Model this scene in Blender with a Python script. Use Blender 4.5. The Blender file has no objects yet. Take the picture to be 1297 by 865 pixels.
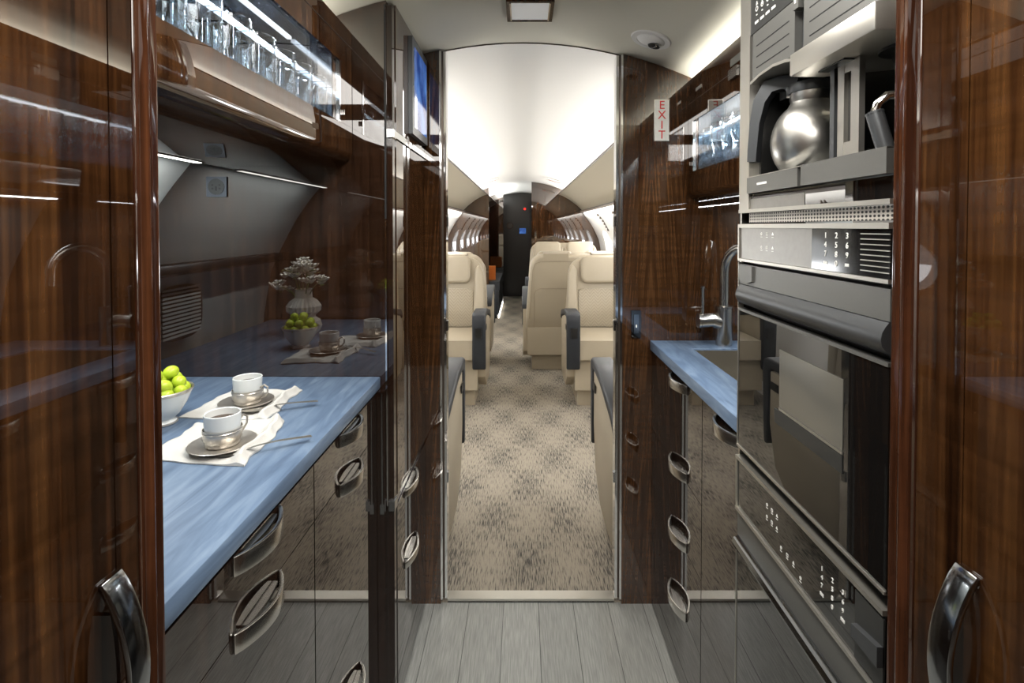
import bpy, bmesh, math, random
from mathutils import Vector, Matrix
random.seed(7)
PI = math.pi
R = math.radians
C = bpy.context.scene.collection
sc = bpy.context.scene

# ---------------------------------------------------------------- camera, world, exposure
HC = 1.31
cd = bpy.data.cameras.new('camera'); cam = bpy.data.objects.new('camera', cd); C.objects.link(cam)
cam.location = (0, 0, HC); cam.rotation_euler = (R(90 - 1.16), 0, 0)
cd.sensor_width = 36; cd.lens = 36 * 650 / 1297
cd.shift_x = -13.5 / 1297; cd.shift_y = -132.3 / 1297; cd.clip_start = 0.02; cd.clip_end = 60
sc.camera = cam
w = bpy.data.worlds.new('world'); sc.world = w; w.use_nodes = True
w.node_tree.nodes['Background'].inputs[0].default_value = (0.9, 0.95, 1, 1)
w.node_tree.nodes['Background'].inputs[1].default_value = 0.05
sc.view_settings.view_transform = 'Standard'; sc.view_settings.look = 'None'
sc.view_settings.exposure = 0.35; sc.view_settings.gamma = 1.0
sc.view_settings.use_curve_mapping = False
sc.cycles.max_bounces = 10; sc.cycles.transparent_max_bounces = 16; sc.cycles.transmission_bounces = 10
sc.cycles.diffuse_bounces = 4; sc.cycles.glossy_bounces = 6
sc.cycles.caustics_reflective = False; sc.cycles.caustics_refractive = False
sc.cycles.sample_clamp_indirect = 4.0
sc.cycles.use_denoising = True

def aim(o, d, up='Y'):
    o.rotation_euler = Vector(d).to_track_quat('-Z', up).to_euler()

def area(name, loc, d, sx, sy, power, col=(1, .95, .88), long_axis=None, spread=180):
    l = bpy.data.lights.new(name, 'AREA'); l.shape = 'RECTANGLE'; l.size = sx; l.size_y = sy
    l.energy = power; l.color = col; l.spread = R(spread)
    o = bpy.data.objects.new(name, l); C.objects.link(o); o.location = loc
    # size runs along local X -> world Y ; light looks along d (in the x-z plane)
    zz = -Vector(d).normalized(); xx = Vector(long_axis or (0, 1, 0)); yy = zz.cross(xx)
    o.rotation_euler = Matrix((xx, yy, zz)).transposed().to_euler()
    return o

WARM = (1, .93, .83); COOL = (.82, .92, 1)
# cabin coves (LED line behind each bin lip), window-wall wash lights, galley coves, cabinet LEDs
for s in (-1, 1):
    area('cove_light', (s * .60, 5.6, 1.735), (-s * .6, 0, 1), 7.4, .03, 85, (1, .965, .915))
    area('sidewall_wash_light', (s * .80, 4.5, 1.515), (s * .3, 0, -1), 5.2, .03, 26, (1, .97, .93))
for s in (-1, 1):
    for yc in (2.35, 3.35, 4.35, 5.35, 6.35):
        o = area('window_daylight', (s * 1.072, yc, 1.07), (-s, 0, .12), .40, .28, 4.6, (.95, .97, 1)); o.data.shape = 'ELLIPSE'
area('galley_cove_light', (.622, 1.10, 1.772), (-.45, 0, 1), 1.30, .012, 6, (1, .96, .88))
area('galley_cove_light', (-.56, .90, 1.7525), (.25, 0, 1), .80, .012, 1.6, (1, .96, .88))
area('galley_ceiling_fill', (.02, .62, 1.925), (0, 0, -1), 1.1, .30, 17, (1, .96, .90))  # added fill, out of view, to brighten the galley from above
area('corridor_fill', (-.42, 8.3, 1.77), (.6, 0, 1), 1.9, .03, 12, (.97, 1, .97))  # added uplight to brighten the ceiling beyond the partition
area('sink_lamp', (.82, 1.40, 1.400), (-.15, 0, -1), .55, .008, 2.0, (.95, .98, 1))
area('glass_cabinet_lamp', (-.472, .92, HC + .4215), (-.45, 0, -1), .62, .012, 4.2, (.82, .92, 1))
area('glass_cabinet_lamp', (.588, 1.40, HC + .3715), (.45, 0, -1), .60, .012, 9, (.82, .92, 1))
area('vestibule_fill', (0, -.65, 1.90), (0, 0, -1), .9, .6, 24, (1, .96, .90))  # unseen soft fill added behind the camera

# ---------------------------------------------------------------- materials
def new_mat(name):
    m = bpy.data.materials.new(name); m.use_nodes = True
    nt = m.node_tree; b = nt.nodes['Principled BSDF']
    return m, nt, b
def N(nt, typ, **kw):
    n = nt.nodes.new(typ)
    for k, v in kw.items(): setattr(n, k, v)
    return n
def L(nt, a, b): nt.links.new(a, b)
def mat(name, col, rough=.5, metal=0, ior=1.5, bump=0, bscale=200, var=0.06, spec=.5, coat=0):
    m, nt, b = new_mat(name)
    tc = N(nt, 'ShaderNodeTexCoord'); no = N(nt, 'ShaderNodeTexNoise'); no.inputs['Scale'].default_value = bscale
    L(nt, tc.outputs['Object'], no.inputs['Vector'])
    mx = N(nt, 'ShaderNodeMix', data_type='RGBA'); c = Vector(col)
    mx.inputs[6].default_value = (*(c * (1 - var)), 1); mx.inputs[7].default_value = (*[min(1, q) for q in c * (1 + var)], 1)
    L(nt, no.outputs['Fac'], mx.inputs[0]); L(nt, mx.outputs[2], b.inputs['Base Color'])
    b.inputs['Roughness'].default_value = rough; b.inputs['Metallic'].default_value = metal; b.inputs['IOR'].default_value = ior
    b.inputs['Specular IOR Level'].default_value = spec; b.inputs['Coat Weight'].default_value = coat
    if bump:
        bp = N(nt, 'ShaderNodeBump'); bp.inputs['Strength'].default_value = bump; bp.inputs['Distance'].default_value = .001
        L(nt, no.outputs['Fac'], bp.inputs['Height']); L(nt, bp.outputs[0], b.inputs['Normal'])
    return m
def emis(name, col, s):
    m, nt, b = new_mat(name)
    b.inputs['Base Color'].default_value = (*col, 1); b.inputs['Emission Color'].default_value = (*col, 1)
    b.inputs['Emission Strength'].default_value = s; return m

def wood(name, dark, mid, light, grain=(42, 42, 1.3), ior=2.2, rough=.015, figure=.5, chev=False):
    m, nt, b = new_mat(name)
    tc = N(nt, 'ShaderNodeTexCoord'); src = tc.outputs['Object']
    if chev:   # book-matched veneer: the grain leans away from the joint
        sp = N(nt, 'ShaderNodeSeparateXYZ'); L(nt, src, sp.inputs[0])
        pp = N(nt, 'ShaderNodeMath', operation='PINGPONG'); pp.inputs[1].default_value = .11; L(nt, sp.outputs[0], pp.inputs[0])
        ml = N(nt, 'ShaderNodeMath', operation='MULTIPLY_ADD'); ml.inputs[1].default_value = .06
        L(nt, sp.outputs[2], ml.inputs[0]); L(nt, pp.outputs[0], ml.inputs[2])
        cb = N(nt, 'ShaderNodeCombineXYZ'); L(nt, ml.outputs[0], cb.inputs[0]); L(nt, sp.outputs[1], cb.inputs[1]); L(nt, sp.outputs[2], cb.inputs[2])
        src = cb.outputs[0]
    mp = N(nt, 'ShaderNodeMapping'); mp.inputs['Scale'].default_value = grain; L(nt, src, mp.inputs[0])
    n1 = N(nt, 'ShaderNodeTexNoise'); n1.inputs['Scale'].default_value = 1; n1.inputs['Detail'].default_value = 5; n1.inputs['Distortion'].default_value = .25
    n1.inputs['Roughness'].default_value = .55
    L(nt, mp.outputs[0], n1.inputs['Vector'])
    cr = N(nt, 'ShaderNodeValToRGB'); e = cr.color_ramp.elements
    e[0].position = .36; e[0].color = (*dark, 1); e[1].position = .70; e[1].color = (*light, 1)
    k = e.new(.52); k.color = (*mid, 1)
    L(nt, n1.outputs['Fac'], cr.inputs[0])
    m2 = N(nt, 'ShaderNodeMapping'); m2.inputs['Scale'].default_value = (8, 8, 55); m2.inputs['Rotation'].default_value = (0, .45 if chev else 0, 0); L(nt, src, m2.inputs[0])
    n2 = N(nt, 'ShaderNodeTexNoise'); n2.inputs['Scale'].default_value = 1; n2.inputs['Detail'].default_value = 2; n2.inputs['Distortion'].default_value = .6
    L(nt, m2.outputs[0], n2.inputs['Vector'])
    m3 = N(nt, 'ShaderNodeMapping'); m3.inputs['Scale'].default_value = (260, 260, 9); L(nt, src, m3.inputs[0])
    n3 = N(nt, 'ShaderNodeTexNoise'); n3.inputs['Scale'].default_value = 1; n3.inputs['Detail'].default_value = 1; L(nt, m3.outputs[0], n3.inputs['Vector'])
    r2 = N(nt, 'ShaderNodeMapRange'); r2.inputs[1].default_value = .35; r2.inputs[2].default_value = .65
    r2.inputs[3].default_value = 1 - figure; r2.inputs[4].default_value = 1 + figure * .45; L(nt, n2.outputs['Fac'], r2.inputs[0])
    r3 = N(nt, 'ShaderNodeMapRange'); r3.inputs[1].default_value = .35; r3.inputs[2].default_value = .6
    r3.inputs[3].default_value = .78; r3.inputs[4].default_value = 1.1; L(nt, n3.outputs['Fac'], r3.inputs[0])
    mu = N(nt, 'ShaderNodeMath', operation='MULTIPLY'); L(nt, r2.outputs[0], mu.inputs[0]); L(nt, r3.outputs[0], mu.inputs[1])
    vm = N(nt, 'ShaderNodeVectorMath', operation='SCALE'); L(nt, cr.outputs[0], vm.inputs[0]); L(nt, mu.outputs[0], vm.inputs['Scale'])
    L(nt, vm.outputs[0], b.inputs['Base Color'])
    b.inputs['Roughness'].default_value = rough; b.inputs['IOR'].default_value = ior
    return m

M = {}
M['wood'] = wood('walnut_gloss', (.013, .005, .002), (.038, .0148, .0050), (.078, .033, .0105), figure=.25, grain=(55, 55, 1.6), ior=1.75)
M['wood_fig'] = wood('walnut_figured', (.020, .008, .0035), (.046, .0195, .0076), (.084, .037, .0145), figure=.22, grain=(60, 60, 2.0), ior=2.0)
M['wood_chev'] = wood('walnut_book_matched', (.026, .0105, .0042), (.054, .023, .0086), (.090, .040, .0155), figure=.2, grain=(95, 60, 2.2), chev=True, ior=1.8)
M['wood_end'] = wood('walnut_end_panel', (.014, .0065, .0036), (.024, .011, .006), (.040, .0185, .0096), figure=.2, grain=(60, 60, 2.0), ior=2.1)
M['wood_dark'] = wood('walnut_dark', (.010, .0055, .004), (.019, .010, .0068), (.031, .0165, .011), figure=.15, ior=2.3, grain=(70, 70, 2))
M['wood_red'] = wood('mahogany_edge', (.020, .0068, .0036), (.045, .0155, .0068), (.078, .028, .0115), figure=.1, grain=(90, 90, 1.6), ior=1.55, rough=.05)
M['steel'] = mat('brushed_steel', (.50, .485, .455), .24, 1, var=.03, bscale=60)
M['flask'] = mat('flask_steel', (.52, .51, .48), .31, 1, var=.02)
M['wood_post'] = wood('walnut_post', (.008, .004, .0025), (.016, .008, .005), (.028, .0135, .008), figure=.15, ior=1.6, rough=.04)
M['panel_steel'] = mat('panel_steel', (.33, .32, .30), .38, 1, var=.10, bscale=90)
M['door_dark'] = mat('door_dark', (.010, .0062, .0042), .28)
M['pad_glass'] = mat('keypad_glass', (.006, .006, .006), .08, ior=1.45)
M['steel_lt'] = mat('satin_silver', (.56, .54, .49), .36, .9, var=.02)
M['chrome'] = mat('chrome', (.82, .82, .82), .06, 1, var=.01)
M['nickel'] = mat('handle_nickel', (.62, .60, .56), .24, 1, var=.02)
M['gunmetal'] = mat('gunmetal', (.30, .31, .32), .14, 1, var=.02)
M['pewter'] = mat('pewter', (.60, .56, .50), .30, .75, var=.12, bscale=90)
M['applgrey'] = mat('appliance_grey', (.165, .165, .155), .42, .6, var=.03, bscale=300)
M['appldark'] = mat('appliance_dark', (.045, .046, .045), .35, .3, var=.04)
M['barblack'] = mat('bar_graphite', (.085, .09, .095), .38, .55, var=.04)
M['blackglass'] = mat('black_glass', (.006, .006, .006), .01, 0, ior=2.1, var=0)
M['black'] = mat('black_plastic', (.008, .008, .008), .35)
M['rubber'] = mat('black_soft', (.012, .013, .015), .5)
M['white_mark'] = mat('white_marking', (.85, .85, .82), .5)
M['ceiling'] = mat('ceiling_liner', (.70, .675, .57), .75, var=.02, bump=.1, bscale=500)
M['cabin_ceiling'] = mat('cabin_ceiling_liner', (.88, .865, .83), .75, var=.01)
M['bin'] = mat('bin_liner', (.50, .45, .35), .5, var=.02)
M['sidewall'] = mat('sidewall_liner', (.78, .77, .74), .55, var=.02)
M['liner_grey'] = mat('galley_liner', (.60, .60, .56), .5, var=.03)
M['dark_trim'] = mat('bronze_trim', (.09, .07, .055), .35, .5)
M['leather'] = mat('cream_leather', (.385, .328, .24), .42, var=.03, bump=.25, bscale=450)
M['leather_seam'] = mat('leather_seam', (.30, .25, .18), .6)
M['navy'] = mat('navy_leather', (.012, .0145, .019), .5, var=.1, bump=.2, bscale=400)
M['porcelain'] = mat('white_porcelain', (.80, .83, .82), .12, var=.01)
M['linen'] = mat('white_linen', (.66, .645, .60), .85, var=.05, bump=.5, bscale=600)
M['vase'] = mat('vase_ceramic', (.74, .70, .64), .5, var=.03)
M['petal'] = mat('white_petals', (.86, .83, .74), .6, var=.1, bscale=60)
M['stem'] = mat('green_stem', (.12, .20, .045), .5, var=.2, bscale=40)
M['coffee'] = mat('coffee', (.05, .022, .008), .1)
M['orange'] = mat('orange_cloth', (.75, .20, .03), .8)
M['sign_white'] = mat('sign_white', (.82, .82, .78), .4)
M['sign_red'] = mat('sign_red', (.65, .02, .02), .4)
M['seal'] = mat('dark_gap', (.004, .004, .004), .6)
M['lens'] = emis('frosted_lens', (.9, .9, .88), .15)
M['steel_basin'] = mat('basin_steel', (.50, .47, .41), .35, 1, var=.03)
M['led'] = emis('led_white', (.90, .96, 1), 3)
M['led_w'] = emis('led_warm', (1, .97, .90), 5)
M['pane'] = emis('window_daylight', (.95, .98, 1), 2.2)

m, nt, b = new_mat('grape_skin'); M['grape'] = m
b.inputs['Base Color'].default_value = (.52, .66, .05, 1); b.inputs['Roughness'].default_value = .25
b.inputs['Subsurface Weight'].default_value = .35; b.inputs['Subsurface Radius'].default_value = (.01, .012, .003); b.inputs['Subsurface Scale'].default_value = .5

# clear panes and tumblers
m = bpy.data.materials.new('clear_pane'); m.use_nodes = True; nt = m.node_tree; nt.nodes.remove(nt.nodes['Principled BSDF'])
o_ = nt.nodes['Material Output']; tr = N(nt, 'ShaderNodeBsdfTransparent'); gl = N(nt, 'ShaderNodeBsdfGlossy'); gl.inputs['Roughness'].default_value = .01
ms = N(nt, 'ShaderNodeMixShader')
def schlick(nt, f0, k, p=5):
    lw = N(nt, 'ShaderNodeLayerWeight'); lw.inputs[0].default_value = .5
    a = N(nt, 'ShaderNodeMath', operation='POWER'); a.inputs[1].default_value = p; L(nt, lw.outputs['Facing'], a.inputs[0])
    c = N(nt, 'ShaderNodeMath', operation='MULTIPLY_ADD'); c.inputs[1].default_value = k; c.inputs[2].default_value = f0; L(nt, a.outputs[0], c.inputs[0]); return c.outputs[0]
L(nt, schlick(nt, .03, .9), ms.inputs[0]); L(nt, tr.outputs[0], ms.inputs[1]); L(nt, gl.outputs[0], ms.inputs[2]); L(nt, ms.outputs[0], o_.inputs[0]); M['clear'] = m
m = bpy.data.materials.new('crystal'); m.use_nodes = True; nt = m.node_tree; nt.nodes.remove(nt.nodes['Principled BSDF'])
tr = N(nt, 'ShaderNodeBsdfTransparent'); tr.inputs[0].default_value = (.93, .96, .98, 1); gl = N(nt, 'ShaderNodeBsdfGlossy'); gl.inputs['Roughness'].default_value = .03
ms = N(nt, 'ShaderNodeMixShader')
L(nt, schlick(nt, .035, .95, 3.6), ms.inputs[0]); L(nt, tr.outputs[0], ms.inputs[1]); L(nt, gl.outputs[0], ms.inputs[2]); L(nt, ms.outputs[0], nt.nodes['Material Output'].inputs[0]); M['crystal'] = m
M['mirror'] = mat('mirror_back', (.55, .59, .65), .10, 1, var=.02)

# blue stained worktop
m, nt, b = new_mat('blue_stone'); M['blue'] = m
tc = N(nt, 'ShaderNodeTexCoord'); mp = N(nt, 'ShaderNodeMapping'); mp.inputs['Scale'].default_value = (38, 5, 38); mp.inputs['Rotation'].default_value = (0, 0, .22)
n1 = N(nt, 'ShaderNodeTexNoise'); n1.inputs['Scale'].default_value = 1; n1.inputs['Detail'].default_value = 4; n1.inputs['Distortion'].default_value = 1.6
cr = N(nt, 'ShaderNodeValToRGB'); e = cr.color_ramp.elements
e[0].position = .30; e[0].color = (.088, .135, .215, 1); e[1].position = .72; e[1].color = (.19, .262, .365, 1); k = e.new(.5); k.color = (.127, .189, .288, 1)
L(nt, tc.outputs['Object'], mp.inputs[0]); L(nt, mp.outputs[0], n1.inputs['Vector']); L(nt, n1.outputs['Fac'], cr.inputs[0]); L(nt, cr.outputs[0], b.inputs['Base Color'])
b.inputs['Roughness'].default_value = .42

# plank floor: 120 mm planks running fore-and-aft
m, nt, b = new_mat('grey_plank'); M['floor'] = m
tc = N(nt, 'ShaderNodeTexCoord'); sp = N(nt, 'ShaderNodeSeparateXYZ'); L(nt, tc.outputs['Object'], sp.inputs[0])
a1 = N(nt, 'ShaderNodeMath', operation='ADD'); a1.inputs[1].default_value = 6.092; L(nt, sp.outputs[0], a1.inputs[0])
md = N(nt, 'ShaderNodeMath', operation='MODULO'); md.inputs[1].default_value = .1205; L(nt, a1.outputs[0], md.inputs[0])
lt = N(nt, 'ShaderNodeMath', operation='LESS_THAN'); lt.inputs[1].default_value = .0022; L(nt, md.outputs[0], lt.inputs[0])
dv = N(nt, 'ShaderNodeMath', operation='DIVIDE'); dv.inputs[1].default_value = .1205; L(nt, a1.outputs[0], dv.inputs[0])
fl = N(nt, 'ShaderNodeMath', operation='FLOOR'); L(nt, dv.outputs[0], fl.inputs[0])
wn = N(nt, 'ShaderNodeTexWhiteNoise', noise_dimensions='1D'); L(nt, fl.outputs[0], wn.inputs['W'])
mp = N(nt, 'ShaderNodeMapping'); mp.inputs['Scale'].default_value = (260, 14, 1); L(nt, tc.outputs['Object'], mp.inputs[0])
n1 = N(nt, 'ShaderNodeTexNoise'); n1.inputs['Scale'].default_value = 1; n1.inputs['Detail'].default_value = 4; L(nt, mp.outputs[0], n1.inputs['Vector'])
cr = N(nt, 'ShaderNodeValToRGB'); e = cr.color_ramp.elements; e[0].position = .32; e[0].color = (.225, .228, .212, 1); e[1].position = .68; e[1].color = (.345, .345, .32, 1)
L(nt, n1.outputs['Fac'], cr.inputs[0])
r1 = N(nt, 'ShaderNodeMapRange'); r1.inputs[3].default_value = .88; r1.inputs[4].default_value = 1.1; L(nt, wn.outputs[0], r1.inputs[0])
sb = N(nt, 'ShaderNodeMath', operation='MULTIPLY_ADD'); sb.inputs[1].default_value = -.7; L(nt, lt.outputs[0], sb.inputs[0]); L(nt, r1.outputs[0], sb.inputs[2])
vm = N(nt, 'ShaderNodeVectorMath', operation='SCALE'); L(nt, cr.outputs[0], vm.inputs[0]); L(nt, sb.outputs[0], vm.inputs['Scale']); L(nt, vm.outputs[0], b.inputs['Base Color'])
b.inputs['Roughness'].default_value = .34

# carpet: beige with dark dashes gathered around pale diamonds
m, nt, b = new_mat('diamond_carpet'); M['carpet'] = m
tc = N(nt, 'ShaderNodeTexCoord')
nd = N(nt, 'ShaderNodeTexNoise'); nd.inputs['Scale'].default_value = 5; nd.inputs['Detail'].default_value = 3; L(nt, tc.outputs['Object'], nd.inputs['Vector'])
sp = N(nt, 'ShaderNodeSeparateXYZ'); L(nt, tc.outputs['Object'], sp.inputs[0])
def cosof(sock, per, ph):
    a = N(nt, 'ShaderNodeMath', operation='MULTIPLY_ADD'); a.inputs[1].default_value = 2 * PI / per; a.inputs[2].default_value = ph; L(nt, sock, a.inputs[0])
    j = N(nt, 'ShaderNodeMath', operation='MULTIPLY_ADD'); j.inputs[1].default_value = 1.5; L(nt, nd.outputs['Fac'], j.inputs[0]); L(nt, a.outputs[0], j.inputs[2])
    c = N(nt, 'ShaderNodeMath', operation='COSINE'); L(nt, j.outputs[0], c.inputs[0]); return c.outputs[0]
cx_ = cosof(sp.outputs[0], .31, -1.3); cy_ = cosof(sp.outputs[1], .60, .6)
mu = N(nt, 'ShaderNodeMath', operation='MULTIPLY'); L(nt, cx_, mu.inputs[0]); L(nt, cy_, mu.inputs[1])
mp = N(nt, 'ShaderNodeMapping'); mp.inputs['Scale'].default_value = (290, 19, 1); L(nt, tc.outputs['Object'], mp.inputs[0])
n1 = N(nt, 'ShaderNodeTexNoise'); n1.inputs['Scale'].default_value = 1; n1.inputs['Detail'].default_value = 2; n1.inputs['Roughness'].default_value = .6; L(nt, mp.outputs[0], n1.inputs['Vector'])
ad = N(nt, 'ShaderNodeMath', operation='MULTIPLY_ADD'); ad.inputs[1].default_value = .07; L(nt, mu.outputs[0], ad.inputs[0]); L(nt, n1.outputs['Fac'], ad.inputs[2])
cr = N(nt, 'ShaderNodeValToRGB'); e = cr.color_ramp.elements
e[0].position = .36; e[0].color = (.085, .078, .068, 1); e[1].position = .50; e[1].color = (.285, .25, .20, 1); k = e.new(.43); k.color = (.185, .165, .138, 1); k = e.new(.62); k.color = (.32, .28, .222, 1)
L(nt, ad.outputs[0], cr.inputs[0]); L(nt, cr.outputs[0], b.inputs['Base Color']); b.inputs['Roughness'].default_value = .95
b.inputs['Specular IOR Level'].default_value = .1
bp = N(nt, 'ShaderNodeBump'); bp.inputs['Strength'].default_value = .5; bp.inputs['Distance'].default_value = .003; L(nt, n1.outputs['Fac'], bp.inputs['Height']); L(nt, bp.outputs[0], b.inputs['Normal'])

# quilted leather: stitched chevrons
m, nt, b = new_mat('quilted_leather'); M['quilt'] = m
tc = N(nt, 'ShaderNodeTexCoord'); sp = N(nt, 'ShaderNodeSeparateXYZ'); L(nt, tc.outputs['Object'], sp.inputs[0])
pp = N(nt, 'ShaderNodeMath', operation='PINGPONG'); pp.inputs[1].default_value = .032; L(nt, sp.outputs[0], pp.inputs[0])
ma = N(nt, 'ShaderNodeMath', operation='MULTIPLY_ADD'); ma.inputs[1].default_value = 1.15; L(nt, pp.outputs[0], ma.inputs[0]); L(nt, sp.outputs[2], ma.inputs[2])
p2 = N(nt, 'ShaderNodeMath', operation='PINGPONG'); p2.inputs[1].default_value = .0125; L(nt, ma.outputs[0], p2.inputs[0])
r1 = N(nt, 'ShaderNodeMapRange'); r1.inputs[1].default_value = 0; r1.inputs[2].default_value = .004; r1.inputs[3].default_value = .6; r1.inputs[4].default_value = 1; L(nt, p2.outputs[0], r1.inputs[0])
vm = N(nt, 'ShaderNodeVectorMath', operation='SCALE'); vm.inputs[0].default_value = (.385, .328, .24); L(nt, r1.outputs[0], vm.inputs['Scale']); L(nt, vm.outputs[0], b.inputs['Base Color'])
bp = N(nt, 'ShaderNodeBump'); bp.inputs['Strength'].default_value = .8; bp.inputs['Distance'].default_value = .004; L(nt, r1.outputs[0], bp.inputs['Height']); L(nt, bp.outputs[0], b.inputs['Normal'])
b.inputs['Roughness'].default_value = .45

# blue screen picture
m, nt, b = new_mat('map_screen'); M['screen'] = m
tc = N(nt, 'ShaderNodeTexCoord'); n1 = N(nt, 'ShaderNodeTexNoise'); n1.inputs['Scale'].default_value = 9; n1.inputs['Detail'].default_value = 5; L(nt, tc.outputs['Object'], n1.inputs['Vector'])
cr = N(nt, 'ShaderNodeValToRGB'); e = cr.color_ramp.elements; e[0].position = .40; e[0].color = (.012, .045, .21, 1); e[1].position = .66; e[1].color = (.10, .24, .62, 1)
L(nt, n1.outputs['Fac'], cr.inputs[0]); L(nt, cr.outputs[0], b.inputs['Emission Color']); b.inputs['Emission Strength'].default_value = .7
b.inputs['Base Color'].default_value = (.01, .01, .02, 1); b.inputs['Roughness'].default_value = .05

# perforated grille
m, nt, b = new_mat('perforated_steel'); M['perf'] = m
tc = N(nt, 'ShaderNodeTexCoord'); mp = N(nt, 'ShaderNodeMapping'); mp.inputs['Scale'].default_value = (1, 130, 190); mp.inputs['Rotation'].default_value = (0, 0, 0)
vo = N(nt, 'ShaderNodeTexVoronoi'); vo.inputs['Scale'].default_value = 1; vo.inputs['Randomness'].default_value = 0
L(nt, tc.outputs['Object'], mp.inputs[0]); L(nt, mp.outputs[0], vo.inputs['Vector'])
cr = N(nt, 'ShaderNodeValToRGB'); e = cr.color_ramp.elements; e[0].position = .30; e[0].color = (.005, .005, .005, 1); e[1].position = .36; e[1].color = (.50, .47, .42, 1)
L(nt, vo.outputs['Distance'], cr.inputs[0]); L(nt, cr.outputs[0], b.inputs['Base Color']); b.inputs['Metallic'].default_value = .4; b.inputs['Roughness'].default_value = .4

# ---------------------------------------------------------------- mesh helpers
class MB:
    def __init__(s, o=(0, 0, 0)): s.bm = bmesh.new(); s.o = Vector(o)
    def _bev(s, verts, r, seg=2):
        if r <= 0: return
        es = {e for v in verts for e in v.link_edges if len(e.link_faces) == 2 and e.calc_face_angle(0) > .45}
        bmesh.ops.bevel(s.bm, geom=list(es), offset=r, segments=seg, profile=.5, affect='EDGES', clamp_overlap=True)
    def box(s, x0, x1, y0, y1, z0, z1, bev=0, seg=2, T=None):
        x0, x1 = sorted((x0, x1)); y0, y1 = sorted((y0, y1)); z0, z1 = sorted((z0, z1))
        c = [Vector(p) for p in ((x0, y0, z0), (x1, y0, z0), (x1, y1, z0), (x0, y1, z0), (x0, y0, z1), (x1, y0, z1), (x1, y1, z1), (x0, y1, z1))]
        if T: c = [T @ p for p in c]
        v = [s.bm.verts.new(p) for p in c]
        for f in ((0, 3, 2, 1), (4, 5, 6, 7), (0, 1, 5, 4), (1, 2, 6, 5), (2, 3, 7, 6), (3, 0, 4, 7)): s.bm.faces.new([v[i] for i in f])
        s._bev(v, bev, seg); return s
    def prism(s, pts, axis, a0, a1, bev=0, seg=2, T=None):
        def P(p, a):
            q = {'x': (a, p[0], p[1]), 'y': (p[0], a, p[1]), 'z': (p[0], p[1], a)}[axis]
            q = Vector(q); return T @ q if T else q
        A = [s.bm.verts.new(P(p, a0)) for p in pts]; B = [s.bm.verts.new(P(p, a1)) for p in pts]
        n = len(pts); fs = [s.bm.faces.new(A), s.bm.faces.new(B[::-1])]
        for i in range(n): fs.append(s.bm.faces.new((A[i], B[i], B[(i + 1) % n], A[(i + 1) % n])))
        bmesh.ops.recalc_face_normals(s.bm, faces=fs)
        s._bev(A + B, bev, seg); return s
    def tube(s, pts, r, seg=12, cap=True, flat=None):
        pts = [Vector(p) for p in pts]; n = len(pts); rr = r if isinstance(r, (list, tuple)) else [r] * n
        rings = []; up = None
        for i, p in enumerate(pts):
            t = (pts[min(i + 1, n - 1)] - pts[max(i - 1, 0)]).normalized()
            if up is None: up = t.orthogonal().normalized()
            up = (up - t * up.dot(t)).normalized(); sd = t.cross(up)
            rings.append([s.bm.verts.new(p + (up * math.cos(2 * PI * k / seg) + sd * math.sin(2 * PI * k / seg)) * rr[i]) for k in range(seg)])
        for a, b_ in zip(rings, rings[1:]):
            for k in range(seg): s.bm.faces.new((a[k], a[(k + 1) % seg], b_[(k + 1) % seg], b_[k]))
        if cap: s.bm.faces.new(rings[0][::-1]); s.bm.faces.new(rings[-1])
        return s
    def lathe(s, prof, c=(0, 0, 0), seg=32, closed=False, T=None, rib=None):
        c = Vector(c); rings = []
        for r, z in prof:
            ring = []
            for k in range(seg):
                a = 2 * PI * k / seg; q = r * (rib(a, z) if rib else 1)
                p = Vector((q * math.cos(a), q * math.sin(a), z)); p = (T @ p if T else p) + c
                ring.append(s.bm.verts.new(p))
            rings.append(ring)
        prs = list(zip(rings, rings[1:])) + ([(rings[-1], rings[0])] if closed else [])
        for a, b_ in prs:
            for k in range(seg): s.bm.faces.new((a[k], a[(k + 1) % seg], b_[(k + 1) % seg], b_[k]))
        if not closed:
            if prof[0][0] > 1e-5: s.bm.faces.new(rings[0][::-1])
            if prof[-1][0] > 1e-5: s.bm.faces.new(rings[-1])
        return s
    def ell(s, c, r, u=16, v=10, T=None):
        mm = Matrix.Translation(c) @ (T or Matrix()) @ Matrix.Diagonal((*r, 1))
        bmesh.ops.create_uvsphere(s.bm, u_segments=u, v_segments=v, radius=1, matrix=mm); return s
    def grid(s, f, nu, nv, thick=0, closed=False):
        V_ = [[s.bm.verts.new(f(i / nu, j / nv)) for j in range(nv + 1)] for i in range(nu + 1)]
        fs = [s.bm.faces.new((V_[i][j], V_[i + 1][j], V_[i + 1][j + 1], V_[i][j + 1])) for i in range(nu) for j in range(nv)]
        if thick: bmesh.ops.solidify(s.bm, geom=fs, thickness=thick)
        return s
    def mesh(s, me):
        s.bm.from_mesh(me); return s
    def build(s, name, m, parent=None, smooth=True, recalc=True):
        bmesh.ops.remove_doubles(s.bm, verts=s.bm.verts, dist=1e-6)
        if recalc: bmesh.ops.recalc_face_normals(s.bm, faces=s.bm.faces)
        off = s.o
        if parent is not None and 'base' in parent: off = Vector(parent['base'])
        if off.length: bmesh.ops.translate(s.bm, verts=s.bm.verts, vec=-off)
        me = bpy.data.meshes.new(name); s.bm.to_mesh(me); s.bm.free()
        me.materials.append(m if not isinstance(m, str) else M[m])
        if smooth: me.shade_smooth(); me.set_sharp_from_angle(angle=R(34))
        o = bpy.data.objects.new(name, me); C.objects.link(o)
        if parent is not None:
            o.parent = parent
            if 'base' in parent: o['base'] = tuple(parent['base'])
        elif off.length: o.location = off
        return o

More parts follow.
